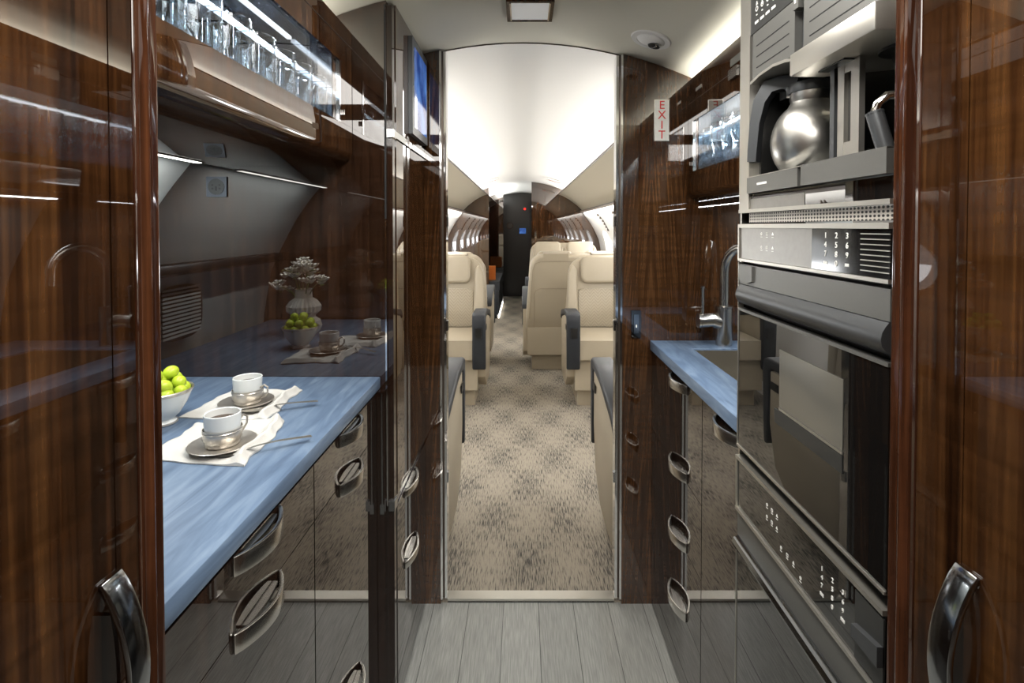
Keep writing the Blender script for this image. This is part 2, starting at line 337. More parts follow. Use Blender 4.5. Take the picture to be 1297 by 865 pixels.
def tag(o, label, cat, group=None, kind=None):
    o['label'] = label; o['category'] = cat
    if group: o['group'] = group
    if kind: o['kind'] = kind
    return o
def thing(name, label, cat, loc=(0, 0, 0), group=None, world=True):
    """Empty at the thing's base; with world=True its parts are modelled in world coordinates."""
    o = bpy.data.objects.new(name, None); C.objects.link(o); o.location = loc; o.empty_display_size = .05
    if world: o['base'] = tuple(loc)
    return tag(o, label, cat, group)
def struct(name, mb, m, parent=None, **k):
    o = mb.build(name, m, parent, **k); o['kind'] = 'structure'; return o
def kids(o): return [c for c in bpy.data.objects if c.parent == o]
def copy_tree(o, parent=None):
    c = o.copy(); C.objects.link(c); c.parent = parent
    for ch in kids(o): copy_tree(ch, c)
    return c
def text_mesh(body, size, align='CENTER', ext=.0004):
    cu = bpy.data.curves.new('lettering', 'FONT'); cu.body = body; cu.size = size; cu.extrude = ext
    cu.align_x = align; cu.align_y = 'CENTER'; cu.resolution_u = 3
    o = bpy.data.objects.new('lettering', cu); C.objects.link(o)
    me = bpy.data.meshes.new_from_object(o.evaluated_get(bpy.context.evaluated_depsgraph_get()))
    bpy.data.objects.remove(o); bpy.data.curves.remove(cu); return me
def add_text(mb, body, size, origin, xdir, ydir=(0, 0, 1), align='CENTER'):
    me = text_mesh(body, size, align); xd = Vector(xdir); yd = Vector(ydir); zd = xd.cross(yd)
    me.transform(Matrix.Translation(origin) @ Matrix((xd, yd, zd)).transposed().to_4x4()); mb.mesh(me)
    bpy.data.meshes.remove(me)

def handle(parent, c, axis, out, L_=.146, bulge=.024, h=.026, mt='nickel', name='handle'):
    """crescent pull: its chord runs along `axis`, the bow points along `out`, the band is h tall along the third axis"""
    c = Vector(c); ax = Vector(axis); ou = Vector(out); up = ax.cross(ou)
    n = 18; outer = []; inner = []
    for i in range(n + 1):
        t = -1 + 2 * i / n; k = math.cos(t * PI / 2) ** .8 if abs(t) < 1 else 0
        outer.append((t * L_ / 2, bulge * k + .003)); inner.append((t * L_ / 2 * .97, max(bulge * k - .003, -.0005) if abs(t) < 1 else -.0005))
    mb = MB(); T = Matrix((ax, ou, up)).transposed().to_4x4(); T.translation = c
    mb.prism(outer + inner[::-1], 'z', -h / 2, h / 2, .0012, 2, T=T)
    # thin web set back inside the bow
    web = [(p[0], p[1] * .45) for p in outer[3:-3]] + [(outer[-4][0], -.0005), (outer[3][0], -.0005)]
    mb.prism(web, 'z', -h * .38, -h * .2, 0, T=T)
    return mb.build(name, mt, parent)

# ---------------------------------------------------------------- cross-section of the fuselage lining
PROF = [(1.00, 0), (1.08, .3), (1.12, .70), (1.10, .95), (1.07, 1.12), (1.017, 1.24), (.935, 1.385), (.865, 1.465), (.80, 1.60), (.75, 1.728)]
def wall_x(z):
    for (xa, za), (xb, zb) in zip(PROF, PROF[1:]):
        if z <= zb: return xa + (xb - xa) * (z - za) / (zb - za)
    return .75
def ceil_z(x): return HC + .632 - .38 * x * x
def shell(s, y0, y1, z0=0, z1=1.728, t=.03, n=40):
    zz = [z0 + (z1 - z0) * i / n for i in range(n + 1)]
    pts = [(s * wall_x(z), z) for z in zz] + [(s * (wall_x(z) + t), z) for z in zz[::-1]]
    return MB().prism(pts, 'y', y0, y1)
def dome(y0, y1, xm=.78, t=.03, dz=0, n=24):
    xs = [-xm + 2 * xm * i / n for i in range(n + 1)]
    pts = [(x, ceil_z(x) + dz) for x in xs] + [(x, ceil_z(x) + t + dz) for x in xs[::-1]]
    return MB().prism(pts, 'y', y0, y1)

YB = 1.757   # galley face of the bulkhead
# ---------------------------------------------------------------- structure
struct('floor', MB().box(-1.05, 1.05, -1.3, 1.764, -.04, 0), 'floor')
struct('floor_carpet', MB().box(-1.05, 1.05, 1.764, 9.9, -.04, .004), 'carpet')
struct('ceiling', dome(-1.3, 1.775), 'ceiling')
struct('ceiling_cabin', dome(1.777, 9.9, dz=.002), 'cabin_ceiling')
struct('wall_left', shell(-1, -1.3, 1.79, t=.03), 'liner_grey')
struct('wall_right', shell(1, -1.3, 1.79), 'liner_grey')
struct('wall_cabin_left', shell(-1, 1.80, 9.9), 'sidewall')
struct('wall_cabin_right', shell(1, 1.80, 9.9), 'sidewall')
struct('wall_back', MB().box(-1.1, 1.1, -1.33, -1.30, 0, 1.95), 'wood_end')
struct('wall_far', MB().box(-1.1, 1.1, 9.62, 9.66, 0, 1.95), 'door_dark')
# bulkhead, both sides of the opening
def bulk(x0, x1, s):
    xs = [x0 + (x1 - x0) * i / 14 for i in range(15)]
    if s: pts = [(x0, 0), (x1, 0)] + [(x, ceil_z(x) - .001) for x in xs[::-1]]
    return pts
bl = MB().prism(bulk(-.74, -.284, 1), 'y', YB, YB + .038)
struct('wall_bulkhead_left', bl, 'wood_chev')
xs = [.342 + (.74 - .342) * i / 14 for i in range(15)]
br = MB().prism([(.342, 0), (.74, 0)] + [(x, ceil_z(x) - .001) for x in xs[::-1]], 'y', YB, YB + .038)
struct('wall_bulkhead_right', br, 'wood_chev')
for s_ in (-1, 1):
    zz = [1.72 * i / 30 for i in range(31)]
    struct('wall_bulkhead_outer', MB().prism([(s_ * .741, z) for z in zz] + [(s_ * (wall_x(z) - .001), z) for z in zz[::-1]], 'y', YB, YB + .038), 'wood_fig')
# chrome jambs: two bright strips with a dark groove
for n_, (a, b_) in enumerate((((-.2835), (-.262)), ((.3415), (.319)))):
    sg = 1 if b_ > a else -1
    h1 = ceil_z(a) - .004
    j = struct('trim_%d' % (n_ + 1), MB().box(a, a + sg * .007, YB - .004, YB + .042, 0.018, h1, .0015), 'chrome')
    MB().box(a + sg * .0072, a + sg * .0135, YB + .006, YB + .040, .018, h1 - .001).build('groove', 'dark_trim', j)
    MB().box(a + sg * .0137, b_, YB + .001, YB + .044, .018, h1 - .002, .0015).build('jamb_strip', 'chrome', j)
    for zz_ in (.42, .95, 1.31):
        MB().box(a + sg * .012, b_ + sg * .004, YB + .010, YB + .03, zz_, zz_ + .035, .002).build('catch', 'gunmetal', j)
struct('trim_3', MB().box(-.262, .319, 1.764, 1.806, .0, .012, .003), 'steel_lt')
xs = [-.75 + 1.5 * i / 24 for i in range(25)]
struct('trim_4', MB().prism([(x, ceil_z(x) - .003) for x in xs] + [(x, ceil_z(x) + .002) for x in xs[::-1]], 'y', 1.774, 1.778), 'dark_trim')
# left niche lining: dark ledge between the lower panel and the curved lining
lg = MB().prism([(-1.066, 1.165), (-1.02, 1.165), (-.995, 1.175), (-1.005, 1.20), (-1.04, 1.202)], 'y', .52, 1.328, .003)
struct('trim_5', lg, 'black')

# ---------------------------------------------------------------- left: end panel and tall cabinet
def ends(x_in, x_out, z0, top=True):
    """outline of a panel facing along y between x_in and the curved wall (left side)"""
    n = 30
    zz = [z0 + (1.70 - z0) * i / n for i in range(n + 1)]
    xs = [x_out + (x_in - x_out) * i / 14 for i in range(15)]
    return [(x_in, z0)] + [(-(wall_x(z) - .002), z) for z in zz] + [(x, ceil_z(x) - .003) for x in xs]
tc_ = thing('tall_cabinet', 'tall glossy walnut cabinet beside the doorway, its lower drawers under a dark rail', 'cabinet', (-.6, 1.54, 0))
MB().prism(ends(-.352, -.74, 0), 'y', 1.331, 1.352).build('end_panel', 'wood_end', tc_)
MB().box(-.3525, -.337, 1.333, 1.362, .002, 1.335 + .545, .006, 3).build('corner_post', 'wood_post', tc_)
MB().box(-.3565, -.3525, 1.3265, 1.3315, .58, 1.33, .001).build('edge_strip', 'chrome', tc_)
MB().box(-.3565, -.3525, 1.3275, 1.3315, 1.33, 1.88, .001).build('edge_gap', 'seal', tc_)
MB().box(-.60, -.340, 1.354, 1.752, .0, 1.86).build('carcass', 'wood_dark', tc_)
dr = MB().box(-.3395, -.335, 1.364, 1.7535, 1.562, ceil_z(.337) - .006, .0008).build('upper_door', 'wood_fig', tc_)
MB().box(-.342, -.331, 1.3265, 1.7535, 1.542, 1.559, .002).build('rail', 'chrome', tc_)
MB().box(-.3495, -.332, 1.3235, 1.352, 1.540, 1.561, .002).build('latch', 'chrome', tc_)
MB().box(-.3395, -.335, 1.364, 1.7535, .592, 1.539, .0008).build('middle_door', 'wood_fig', tc_)
MB().box(-.346, -.338, 1.358, 1.7535, .570, .590, .001).build('pull_groove', 'gunmetal', tc_)
MB().box(-.350, -.334, 1.326, 1.356, .566, .592, .003).build('lower_latch', 'gunmetal', tc_)
for z0, z1 in ((.365, .566), (.02, .362)):
    d = MB().box(-.3395, -.335, 1.358, 1.7535, z0, z1, .0008).build('drawer', 'wood_dark', tc_)
    handle(d, (-.335, 1.512, z1 - .014), (0, 1, 0), (1, 0, 0), .155, .020, .02)
MB().box(-.36, -.345, 1.36, 1.7535, 0, .018).build('plinth', 'black', tc_)

tv = thing('wall_monitor', 'flat blue map screen in a thin black frame on the tall cabinet', 'screen', (-.325, 1.63, 1.72))
MB().box(-.3345, -.322, 1.51, 1.742, 1.583, 1.868, .003).build('bezel', 'barblack', tv)
MB().box(-.3222, -.3212, 1.535, 1.725, 1.607, 1.845).build('display', 'screen', tv)

# ---------------------------------------------------------------- base cabinets
def drawer_unit(name, label, xf, sx, y0, y1, seams, depth, hz, hy=None, group=None, door=None, hl=.146, mt='wood_dark', body_top=.888):
    """xf: x of the door faces, sx: +1 if faces look towards +x"""
    t = thing(name, label, 'cabinet', (xf - sx * depth / 2, (y0 + y1) / 2, 0), group)
    MB().box(xf - sx * .006, xf - sx * depth, y0 + .001, y1 - .001, .03, body_top).build('body', 'wood_dark', t)
    MB().box(xf - sx * .035, xf - sx * depth, y0 + .001, y1 - .001, 0, .03).build('plinth', 'black', t)
    zs = [.886] + seams + [.012]
    for i, (a, b_) in enumerate(zip(zs, zs[1:])):
        d = MB().box(xf, xf - sx * .005, y0 + .0009, y1 - .0009, b_ + .0009, a - .0009, .0008).build('drawer', mt, t)
        if i < len(hz) and hz[i]: handle(d, (xf, hy if hy else (y0 + y1) / 2, hz[i]), (0, 1, 0), (sx, 0, 0), hl)
    return t
drawer_unit('base_cabinet', 'dark gloss drawer unit under the left worktop, nearest the camera', -.372, 1, .505, .905, [.784, .313], .5, [.874, .773, .302], hy=.711, hl=.128, group='drawer units under the left worktop')
drawer_unit('base_cabinet', 'dark gloss drawer unit under the far end of the left worktop', -.372, 1, .907, 1.297, [.784, .313], .5, [.874, .773, .302], hy=1.093, hl=.128, group='drawer units under the left worktop')
fp = thing('filler_post', 'dark walnut post between the left drawer units and tall cabinet', 'post', (-.37, 1.313, 0))
MB().box(-.374, -.3535, 1.2985, 1.3295, 0, .889, .003).build('post', 'wood_post', fp)
MB().box(-.3600, -.3575, 1.2970, 1.2988, .60, .885).build('edge_strip', 'gunmetal', fp)
MB().box(-.364, -.354, 1.2960, 1.300, .575, .60, .001).build('catch', 'gunmetal', fp)
drawer_unit('base_cabinet', 'four-drawer dark gloss unit beside the doorway under the right worktop', .445, -1, 1.263, 1.755, [.615, .425, .235], .4, [.868, .628, .437, .247], hy=1.445, body_top=.755, group='base units under the right worktop')
drawer_unit('base_cabinet', 'dark gloss door unit between the drawer stack and the ovens', .445, -1, 1.03, 1.261, [], .4, [.868], hy=1.105, body_top=.755, group='base units under the right worktop', hl=.13)

# worktops
def worktop(name, label, pts, z0, z1, hole=None):
    bm_ = MB(); bm_.prism(pts, 'z', z0, z1, .0025, 2)
    return bm_
wl = MB().prism([(-.370, .51), (-.370, 1.3285), (-1.06, 1.3285), (-1.06, .51)], 'z', .8895, .920, .003).build('worktop', 'blue'); tag(wl, 'blue-stained worktop carrying the cups on the left', 'countertop')
# right worktop: ring of slabs around the sink opening, one mesh
wr = MB(); x0, x1, y0, y1 = .437, 1.04, 1.032, 1.754; hx0, hx1, hy0, hy1 = .545, .86, 1.20, 1.635
bmr = wr.bm
def ringface(z):
    o = [bmr.verts.new((x, y, z)) for x, y in ((x0, y0), (x1, y0), (x1, y1), (x0, y1))]
    i = [bmr.verts.new((x, y, z)) for x, y in ((hx0, hy0), (hx1, hy0), (hx1, hy1), (hx0, hy1))]
    for k in range(4): bmr.faces.new((o[k], o[(k + 1) % 4], i[(k + 1) % 4], i[k]))
    return o, i
o1, i1 = ringface(.8895); o2, i2 = ringface(.920)
for k in range(4):
    bmr.faces.new((o1[k], o1[(k + 1) % 4], o2[(k + 1) % 4], o2[k])); bmr.faces.new((i1[k], i1[(k + 1) % 4], i2[(k + 1) % 4], i2[k]))
bmesh.ops.recalc_face_normals(bmr, faces=bmr.faces)
wr._bev(o2 + i2, .0025)
wr = wr.build('worktop', 'blue'); tag(wr, 'blue-stained worktop with the sink cut into it on the right', 'countertop')
sk = MB()
for (a, b_, c, d) in ((hx0 + .001, hx0 + .004, hy0 + .001, hy1 - .001), (hx1 - .004, hx1 - .001, hy0 + .001, hy1 - .001), (hx0 + .001, hx1 - .001, hy0 + .001, hy0 + .004), (hx0 + .001, hx1 - .001, hy1 - .004, hy1 - .001)):
    sk.box(a, b_, c, d, .765, .9145)
sk.box(hx0 + .001, hx1 - .001, hy0 + .001, hy1 - .001, .760, .766)
st = thing('sink', 'stainless sink basin sunk in the right worktop', 'sink', (.7, 1.42, .76))
sk.build('basin', 'steel_basin', st)
MB().lathe([(.012, 0), (.026, 0), (.026, .003), (.012, .003)], (.70, 1.42, .7655), 20).build('drain', 'chrome', st)

# faucet
fa = thing('faucet', 'brushed steel mixer tap with a tall curved spout by the sink', 'faucet', (.663, 1.685, .92))
MB().lathe([(.026, 0), (.026, .122), (.028, .124), (.028, .128), (.015, .130)], (.663, 1.685, .9205), 32).build('body', 'steel', fa)
pts = [(.663, 1.685, 1.048), (.663, 1.685, 1.16)] + [(.663 + .075 * (1 - math.cos(a)) * .45, 1.685 - .075 * (1 - math.cos(a)) * .9, 1.16 + .085 * math.sin(a)) for a in [PI * i / 12 for i in range(1, 12)]] + [(.730, 1.55, 1.13)]
MB().tube(pts, .0145, 16).build('spout', 'steel', fa)
MB().tube([(.650, 1.685, .995), (.625, 1.685, 1.003), (.585, 1.685, 1.000)], [.024, .023, .023], 20).tube([(.584, 1.685, 1.0), (.577, 1.685, 1.0)], [.0245, .0245], 20).build('valve', 'steel', fa)
MB().lathe([(.0055, 0), (.0058, .085), (.0075, .090), (.0075, .096), (.001, .098)], (.592, 1.685, 1.018), 12).build('lever', 'steel', fa)

# ---------------------------------------------------------------- upper glass cabinets
def glass_cabinet(name, label, sx, xf, y0, y1, zb, zt, gz0, gz1, gy0, gy1, zbk, lower_lip):
    """sx: +1 faces +x (left cabinet), -1 faces -x"""
    t = thing(name, label, 'cabinet', (xf - sx * .2, (y0 + y1) / 2, zb))
    xb = xf - sx * .36
    f = lambda d: xf - sx * d
    # front frame: lower rail with a rounded lip, upper rail, two stiles
    lip = [(f(0), gz0), (f(0), zb + .022), (f(.004), zb + .010), (f(.014), zb + .002), (f(.026), zb), (f(.10), zbk), (f(.352), zbk), (f(.352), zbk + .012), (f(.10), zbk + .012), (f(.03), gz0 - .012), (f(.03), gz0)]
    MB().prism(lip, 'y', y0, y1).build('lower_rail', 'wood_fig', t)
    MB().box(f(0), f(.018 if sx > 0 else .004), y0, y1, gz1 + .001, zt, .001).build('upper_rail', 'wood_fig', t)
    MB().box(f(0), f(.018), gy1 + .001, y1, gz0 + .0005, gz1 + .0005).build('far_stile', 'wood_fig', t)
    MB().box(f(0), f(.018), y0, gy0 - .001, gz0 + .0005, gz1 + .0005).build('near_stile', 'wood_fig', t)
    MB().box(f(-.0004), f(.001), y0, y1, HC + .4145 if sx < 0 else HC + .456, (HC + .4145 if sx < 0 else HC + .456) + .002).build('door_gap', 'seal', t)
    # the lit display box
    inner = MB()
    inner.box(f(.235), f(.240), gy0 - .02, gy1 + .001, gz0, gz1 + .03)
    inner.box(f(.02), f(.235), gy1 - .001, gy1 + .004, gz0, gz1 + .03)
    inner.build('mirror_back', 'mirror', t)
    MB().box(f(.019), f(.234), gy0 - .02, gy1 - .002, gz1 + .024, gz1 + .029).build('display_ceiling', 'applgrey', t)
    MB().box(f(.004), f(.234), gy0 - .02, gy1 - .002, gz0 - .006, gz0).build('display_floor', 'mirror', t)
    MB().box(f(.112), f(.122), gy0, gy1 - .01, gz1 - .010, gz1 - .003, .001).build('led_strip', 'led', t)
    MB().box(f(.003), f(.007), gy0, gy1, gz0 + .0005, gz1 + .0005, .0008).build('glass_door', 'clear', t)
    MB().box(f(-.001), f(.009), gy1 - .008, gy1 + .001, gz0, gz1).build('door_edge', 'chrome', t)
    MB().box(f(.005), f(.355), y0, y1, zt - .075, zt - .063).build('top_board', 'wood_dark', t)
    MB().box(f(-.006), f(.0), gy1 + .012, gy1 + .018, gz0 + .02, gz0 + .032, .001).build('hinge_pin', 'chrome', t)
    return t
glass_cabinet('glass_cabinet', 'lit glass-fronted wall cabinet of clear glasses above the left worktop', 1, -.44, .505, 1.3285, 1.476, 1.807, HC + .2535, HC + .400, .53, 1.245, 1.4665, True)
gcr = glass_cabinet('glass_cabinet', 'lit glass-fronted wall cabinet above the sink on the right', -1, .565, 1.03, 1.7555, 1.405, 1.805, HC + .184, HC + .349, 1.08, 1.712, 1.41, True)
MB().box(.5565, .564, 1.345, 1.40, HC + .395, HC + .422, .004, 3).build('latch', 'steel', gcr)
MB().box(.5625, .5645, 1.33, 1.40, HC + .432, HC + .452, .0005).build('latch_plate', 'applgrey', gcr)
MB().box(.5630, .5645, 1.63, 1.68, HC + .440, HC + .450, .0005).build('label_plate', 'steel_lt', gcr)

# the LED bar under the left wall cabinet
ub = thing('under_cabinet_light', 'slim lit bar under the left glass cabinet', 'light', (-.785, .95, 1.463))
MB().box(-.793, -.771, .62, 1.247, 1.4640, 1.4662, .0005).build('housing', 'steel', ub)
MB().box(-.789, -.775, .625, 1.242, 1.4630, 1.4641).build('diffuser', 'led_w', ub)
area('under_cabinet_lamp', (-.782, .93, 1.4622), (-.25, 0, -1), .60, .012, 3.0, (.92, .97, 1))

# tumblers in the cabinets, each its own object
def tumbler_mesh():
    t = MB(); r = .034; h = .088
    t.lathe([(.0, 0), (r * .90, 0), (r * .97, .004), (r, h), (r - .0016, h + .0004), (r * .93, .010), (0, .008)], seg=28)
    return t
def goblet():
    t = MB(); t.lathe([(0, 0), (.029, 0), (.029, .002), (.004, .006), (.0035, .045), (.012, .055), (.029, .075), (.033, .10), (.030, .132), (.0287, .132), (.0315, .10), (.0275, .077), (.010, .058), (0, .055)], seg=24)
    return t
g0 = tumbler_mesh().build('drinking_glass', 'crystal'); h0 = goblet().build('stemmed_glass', 'crystal')
m = M['crystal'].copy(); m.name = 'crystal_edge'; M['crystal_edge'] = m
for nd_ in m.node_tree.nodes:
    if nd_.type == 'MATH' and nd_.operation == 'MULTIPLY_ADD': nd_.inputs[2].default_value = .55; nd_.inputs[1].default_value = .4
def torus(rr, z, t=.0011): return [(rr + t * math.cos(q * PI / 3), z + t * math.sin(q * PI / 3)) for q in range(6)]
MB().lathe(torus(.0332, .0883), seg=28, closed=True).build('rim', 'crystal_edge', g0)
MB().lathe(torus(.0294, .132), seg=24, closed=True).build('rim', 'crystal_edge', h0)
usedg = [False, False]
def put(o, i, loc, label, group, cat='glass', sc_=1):
    c = o if not usedg[i] else copy_tree(o)
    usedg[i] = True; c.location = loc; c.scale = (sc_,) * 3; tag(c, label, cat, group); return c
for k in range(8):
    put(g0, 0, (-.485, .605 + .083 * k, HC + .2540), 'clear tumbler in the front row behind the left cabinet glass', 'front row tumblers in the left cabinet')
for k in range(7):
    put(g0, 0, (-.565, .645 + .083 * k, HC + .2540), 'clear tumbler in the back row of the left cabinet', 'back row tumblers in the left cabinet', sc_=1.0)
for k in range(8):
    put(h0, 1, (.615, 1.12 + .078 * k, HC + .1845), 'clear stemmed glass in the front row of the right cabinet', 'front row stemmed glasses in the right cabinet')
for k in range(7):
    put(h0, 1, (.70, 1.15 + .078 * k, HC + .1845), 'clear stemmed glass in the back row of the right cabinet', 'back row stemmed glasses in the right cabinet')

# ---------------------------------------------------------------- near closets
def closet(name, label, sx, xf, y0, yseam, yst, yend, hc):
    t = thing(name, label, 'closet', (xf - sx * .3, (y0 + yend) / 2, 0))
    f = lambda d: xf - sx * d
    def side(x_in):
        n = 24; zz = [1.70 * i / n for i in range(n + 1)]
        xs = [.74 + (x_in - .74) * i / 14 for i in range(15)]
        return [(-sx * x_in, 0)] + [(-sx * (wall_x(z) - .002), z) for z in zz] + [(-sx * x, ceil_z(x) - .003) for x in xs]
    MB().prism(side(abs(f(.012))), 'y', y0, yend - .012).build('carcass', 'wood_fig', t)
    top = ceil_z(abs(xf)) - .005
    d = MB().box(f(0), f(.011), y0, yseam - .0008, .01, top, .0012).build('door', 'wood', t)
    MB().box(f(.0002), f(.011), yseam + .0008, yst, .01, top, .0012).build('stile', 'wood', t)
    # corner post: a groove and two rounded ribs in redder wood
    w_ = yend - yst
    pts = [(f(.012), yst + .0008), (f(.002), yst + .0008), (f(-.0005), yst + .002), (f(.0005), yst + w_ * .25), (f(-.0035), yst + w_ * .34), (f(-.0045), yst + w_ * .42), (f(-.003), yst + w_ * .52),
           (f(.001), yst + w_ * .60), (f(-.0005), yst + w_ * .74), (f(0), yst + w_ * .88), (f(.005), yend - .001), (f(.012), yend), (f(.018), yend)]
    pts.append((f(.018), yst + .0008))
    MB().prism(pts, 'z', .0, top).build('corner_post', 'wood_red', t)
    handle(d, (xf, yseam - .008, hc), (0, 0, 1), (sx, 0, 0), .165, .024, .022, 'gunmetal')
    return t
closet('closet', 'tall gloss walnut closet in the left foreground', 1, -.35, -.25, .436, .4620, .4985, .932)
closet('closet', 'tall gloss walnut closet in the right foreground', -1, .385, -.25, .4447, .4975, .5385, .932)

# ---------------------------------------------------------------- appliance column (faces -x at x=.43, y .60-1.02)
XF = .43
col = thing('appliance_housing', 'dark housing around the stacked galley appliances on the right', 'cabinet', (.70, .82, 0))
MB().box(.66, .86, .592, 1.0270, 0, 1.46).build('back_box', 'wood_dark', col)
MB().box(.444, .55, .575, .5985, 0, 1.79).build('near_side', 'wood_fig', col)
MB().box(.436, .56, 1.0215, 1.0285, 0, 1.80).build('far_side', 'steel', col)
def colbox(y0, y1, h0, h1, d0=0, d1=.012, bev=0, mb=None):
    return (mb or MB()).box(XF + d0, XF + d1, y0, y1, HC + h0, HC + h1, bev)
YN, YF = .600, 1.0205
# coffee maker -----------------------------------------------------
cm = thing('coffee_maker', 'built-in grey coffee machine with bay for a steel carafe', 'coffee maker', (.55, .81, HC + .027))
colbox(.978, YF, .027, .57 - .06, 0, .02, .001).build('side_frame', 'steel_lt', cm)
colbox(YN, .9775, .027, .0605, .004, .02, .001).build('lower_fascia', 'blackglass', cm)
colbox(.79, .9775, .030, .052, .0032, .0042, 0).build('lower_plate', 'panel_steel', cm)
colbox(YN, YF, .0265, .033, -.0012, .01, .001).build('bottom_edge', 'steel_lt', cm)
bay = MB()
bay.box(.632, .640, YN, .977, HC + .064, HC + .50)             # back
bay.box(.450, .632, .972, .977, HC + .064, HC + .50); bay.box(.45, .632, YN, .605, HC + .064, HC + .50)
bay.box(.450, .632, .6055, .9715, HC + .064, HC + .072)
bay.build('bay', 'black', cm)
tr_ = MB(); colbox(.798, .977, .0625, .092, -.004, .02, .001, tr_); colbox(YN, .785, .0625, .094, -.006, .02, .001, tr_); tr_.box(.45, .60, .606, .970, HC + .0725, HC + .080); tr_.build('drip_tray', 'applgrey', cm)
colbox(.7855, .7975, .063, .0915, .002, .014, .001).build('tray_divider', 'gunmetal', cm)
colbox(YN, .977, .0921, .0933, -.0045, .002).build('tray_edge', 'steel_lt', cm)
mk = MB()
for k in range(8):
    a = .9345 - k * .0047
    colbox(a - .0034, a, .0755, .0795, -.0048, -.0038, 0, mk)
mk.build('maker_mark', 'white_mark', cm)
# brew head with its grooves and curved lip
bh = MB(); colbox(.8175, .966, .272, .358, 0, .12, .003, bh); bh.build('brew_head', 'applgrey', cm)
lip = [( .966, HC + .2705), (.93, HC + .276), (.88, HC + .277), (.84, HC + .272), (.8175, HC + .2665), (.8175, HC + .262), (.84, HC + .267), (.88, HC + .272), (.93, HC + .271), (.966, HC + .265)]
MB().prism(lip, 'x', XF - .004, XF + .10).build('brew_lip', 'steel_lt', cm)
gr = MB()
for k in range(3): colbox(.835, .95, .291 + .020 * k, .2925 + .020 * k, -.0006, .0006, 0, gr)
for k in range(3): colbox(.62, .775, .285 + .021 * k, .2865 + .021 * k, -.0006, .0006, 0, gr)
gr.build('grooves', 'seal', cm)
colbox(.7925, .8165, .268, .44, .012, .03, 0).build('channel', 'barblack', cm)
colbox(.797, .812, .338, .372, -.006, .012, .002).build('catch', 'applgrey', cm)
colbox(.803, .807, .347, .362, -.0068, -.0055).build('catch_mark', 'white_mark', cm)  # plain white mark on the catch
colbox(YN, .7915, .269, .39, 0, .12, .002).build('water_panel', 'applgrey', cm)
colbox(YN, .7915, .392, .52, .002, .12, .002).build('upper_panel', 'applgrey', cm)
colbox(.7925, .9775, .3605, .455, .001, .02, .001).build('button_panel', 'appldark', cm)
colbox(.7925, .9775, .4565, .52, 0, .02, .001).build('top_panel', 'applgrey', cm)
# silver spout hood
hood = [(XF - .022, HC + .2285), (XF - .022, HC + .262), (XF + .0, HC + .2675), (XF + .19, HC + .2675), (XF + .19, HC + .245), (XF + .03, HC + .2285)]
MB().prism(hood, 'y', YN, .7905, .0025).build('spout_hood', 'steel_lt', cm)
MB().lathe([(.0, 0), (.016, 0), (.020, .02), (.034, .022), (.034, .030), (0, .030)], (.495, .66, HC + .203), 24).lathe([(.0, 0), (.010, 0), (.010, .02), (0, .02)], (.47, .73, HC + .209), 16).build('nozzle', 'black', cm)
MB().box(.435, .450, .70, .76, HC + .2265, HC + .2282).build('hood_slot', 'black', cm)
ic = MB()
for k in range(4):
    yy = .958 - k * .021
    colbox(yy - .013, yy, .374, .3785, 0, .002, 0, ic)
    T = Matrix.Rotation(PI / 2, 4, 'Y')
    ic.lathe([(.0034, -.0004), (.0048, -.0004), (.0048, .0004), (.0034, .0004)], (XF + .0004, yy - .0065, HC + .4005), 14, closed=True, T=T)
    colbox(yy - .0085, yy - .0045, .3885, .3905, 0, .002, 0, ic)
    if k % 2: colbox(yy - .0075, yy - .0055, .4005, .412, 0, .002, 0, ic)
    else: ic.prism([(yy - .010, HC + .4075), (yy - .003, HC + .4075), (yy - .0065, HC + .4145)], 'x', XF, XF + .002)
ic.build('button_icons', 'white_mark', cm)
# slotted bracket: two uprights closed at the ends around a slot
sb_ = MB()
yb0, yb1 = .690, .737; sx0, sx1 = .7075, .7225; hb, ht, s0, s1 = .0735, .228, .118, .214
colbox(yb0, sx0, hb, ht, .02, .028, .0015, sb_); colbox(sx1, yb1, hb, ht, .02, .028, .0015, sb_)
colbox(sx0, sx1, hb, s0, .0205, .0275, 0, sb_); colbox(sx0, sx1, s1, ht, .0205, .0275, 0, sb_)
sb_.build('slotted_bracket', 'steel_lt', cm)
colbox(sx0 - .001, sx1 + .001, s0, s1, .026, .0275).build('bracket_slot', 'black', cm)
colbox(.742, .752, .0735, .26, .018, .03, .001).build('upright', 'barblack', cm)
# steam wand
wp = [(.475, .612, HC + .150), (.452, .614, HC + .1585), (.437, .618, HC + .157), (.4285, .6225, HC + .148), (.4265, .6245, HC + .136)]
MB().tube([(.50, .611, HC + .22), (.492, .611, HC + .165)] + wp, .0055, 14).build('steam_wand', 'chrome', cm)
MB().tube([(.4265, .6245, HC + .137), (.4330, .6165, HC + .098), (.4375, .6115, HC + .0745)], [.0098, .0098, .0085], 16).tube([(.4262, .6248, HC + .1385), (.4266, .6243, HC + .1362)], .0102, 16).build('wand_grip', 'barblack', cm)
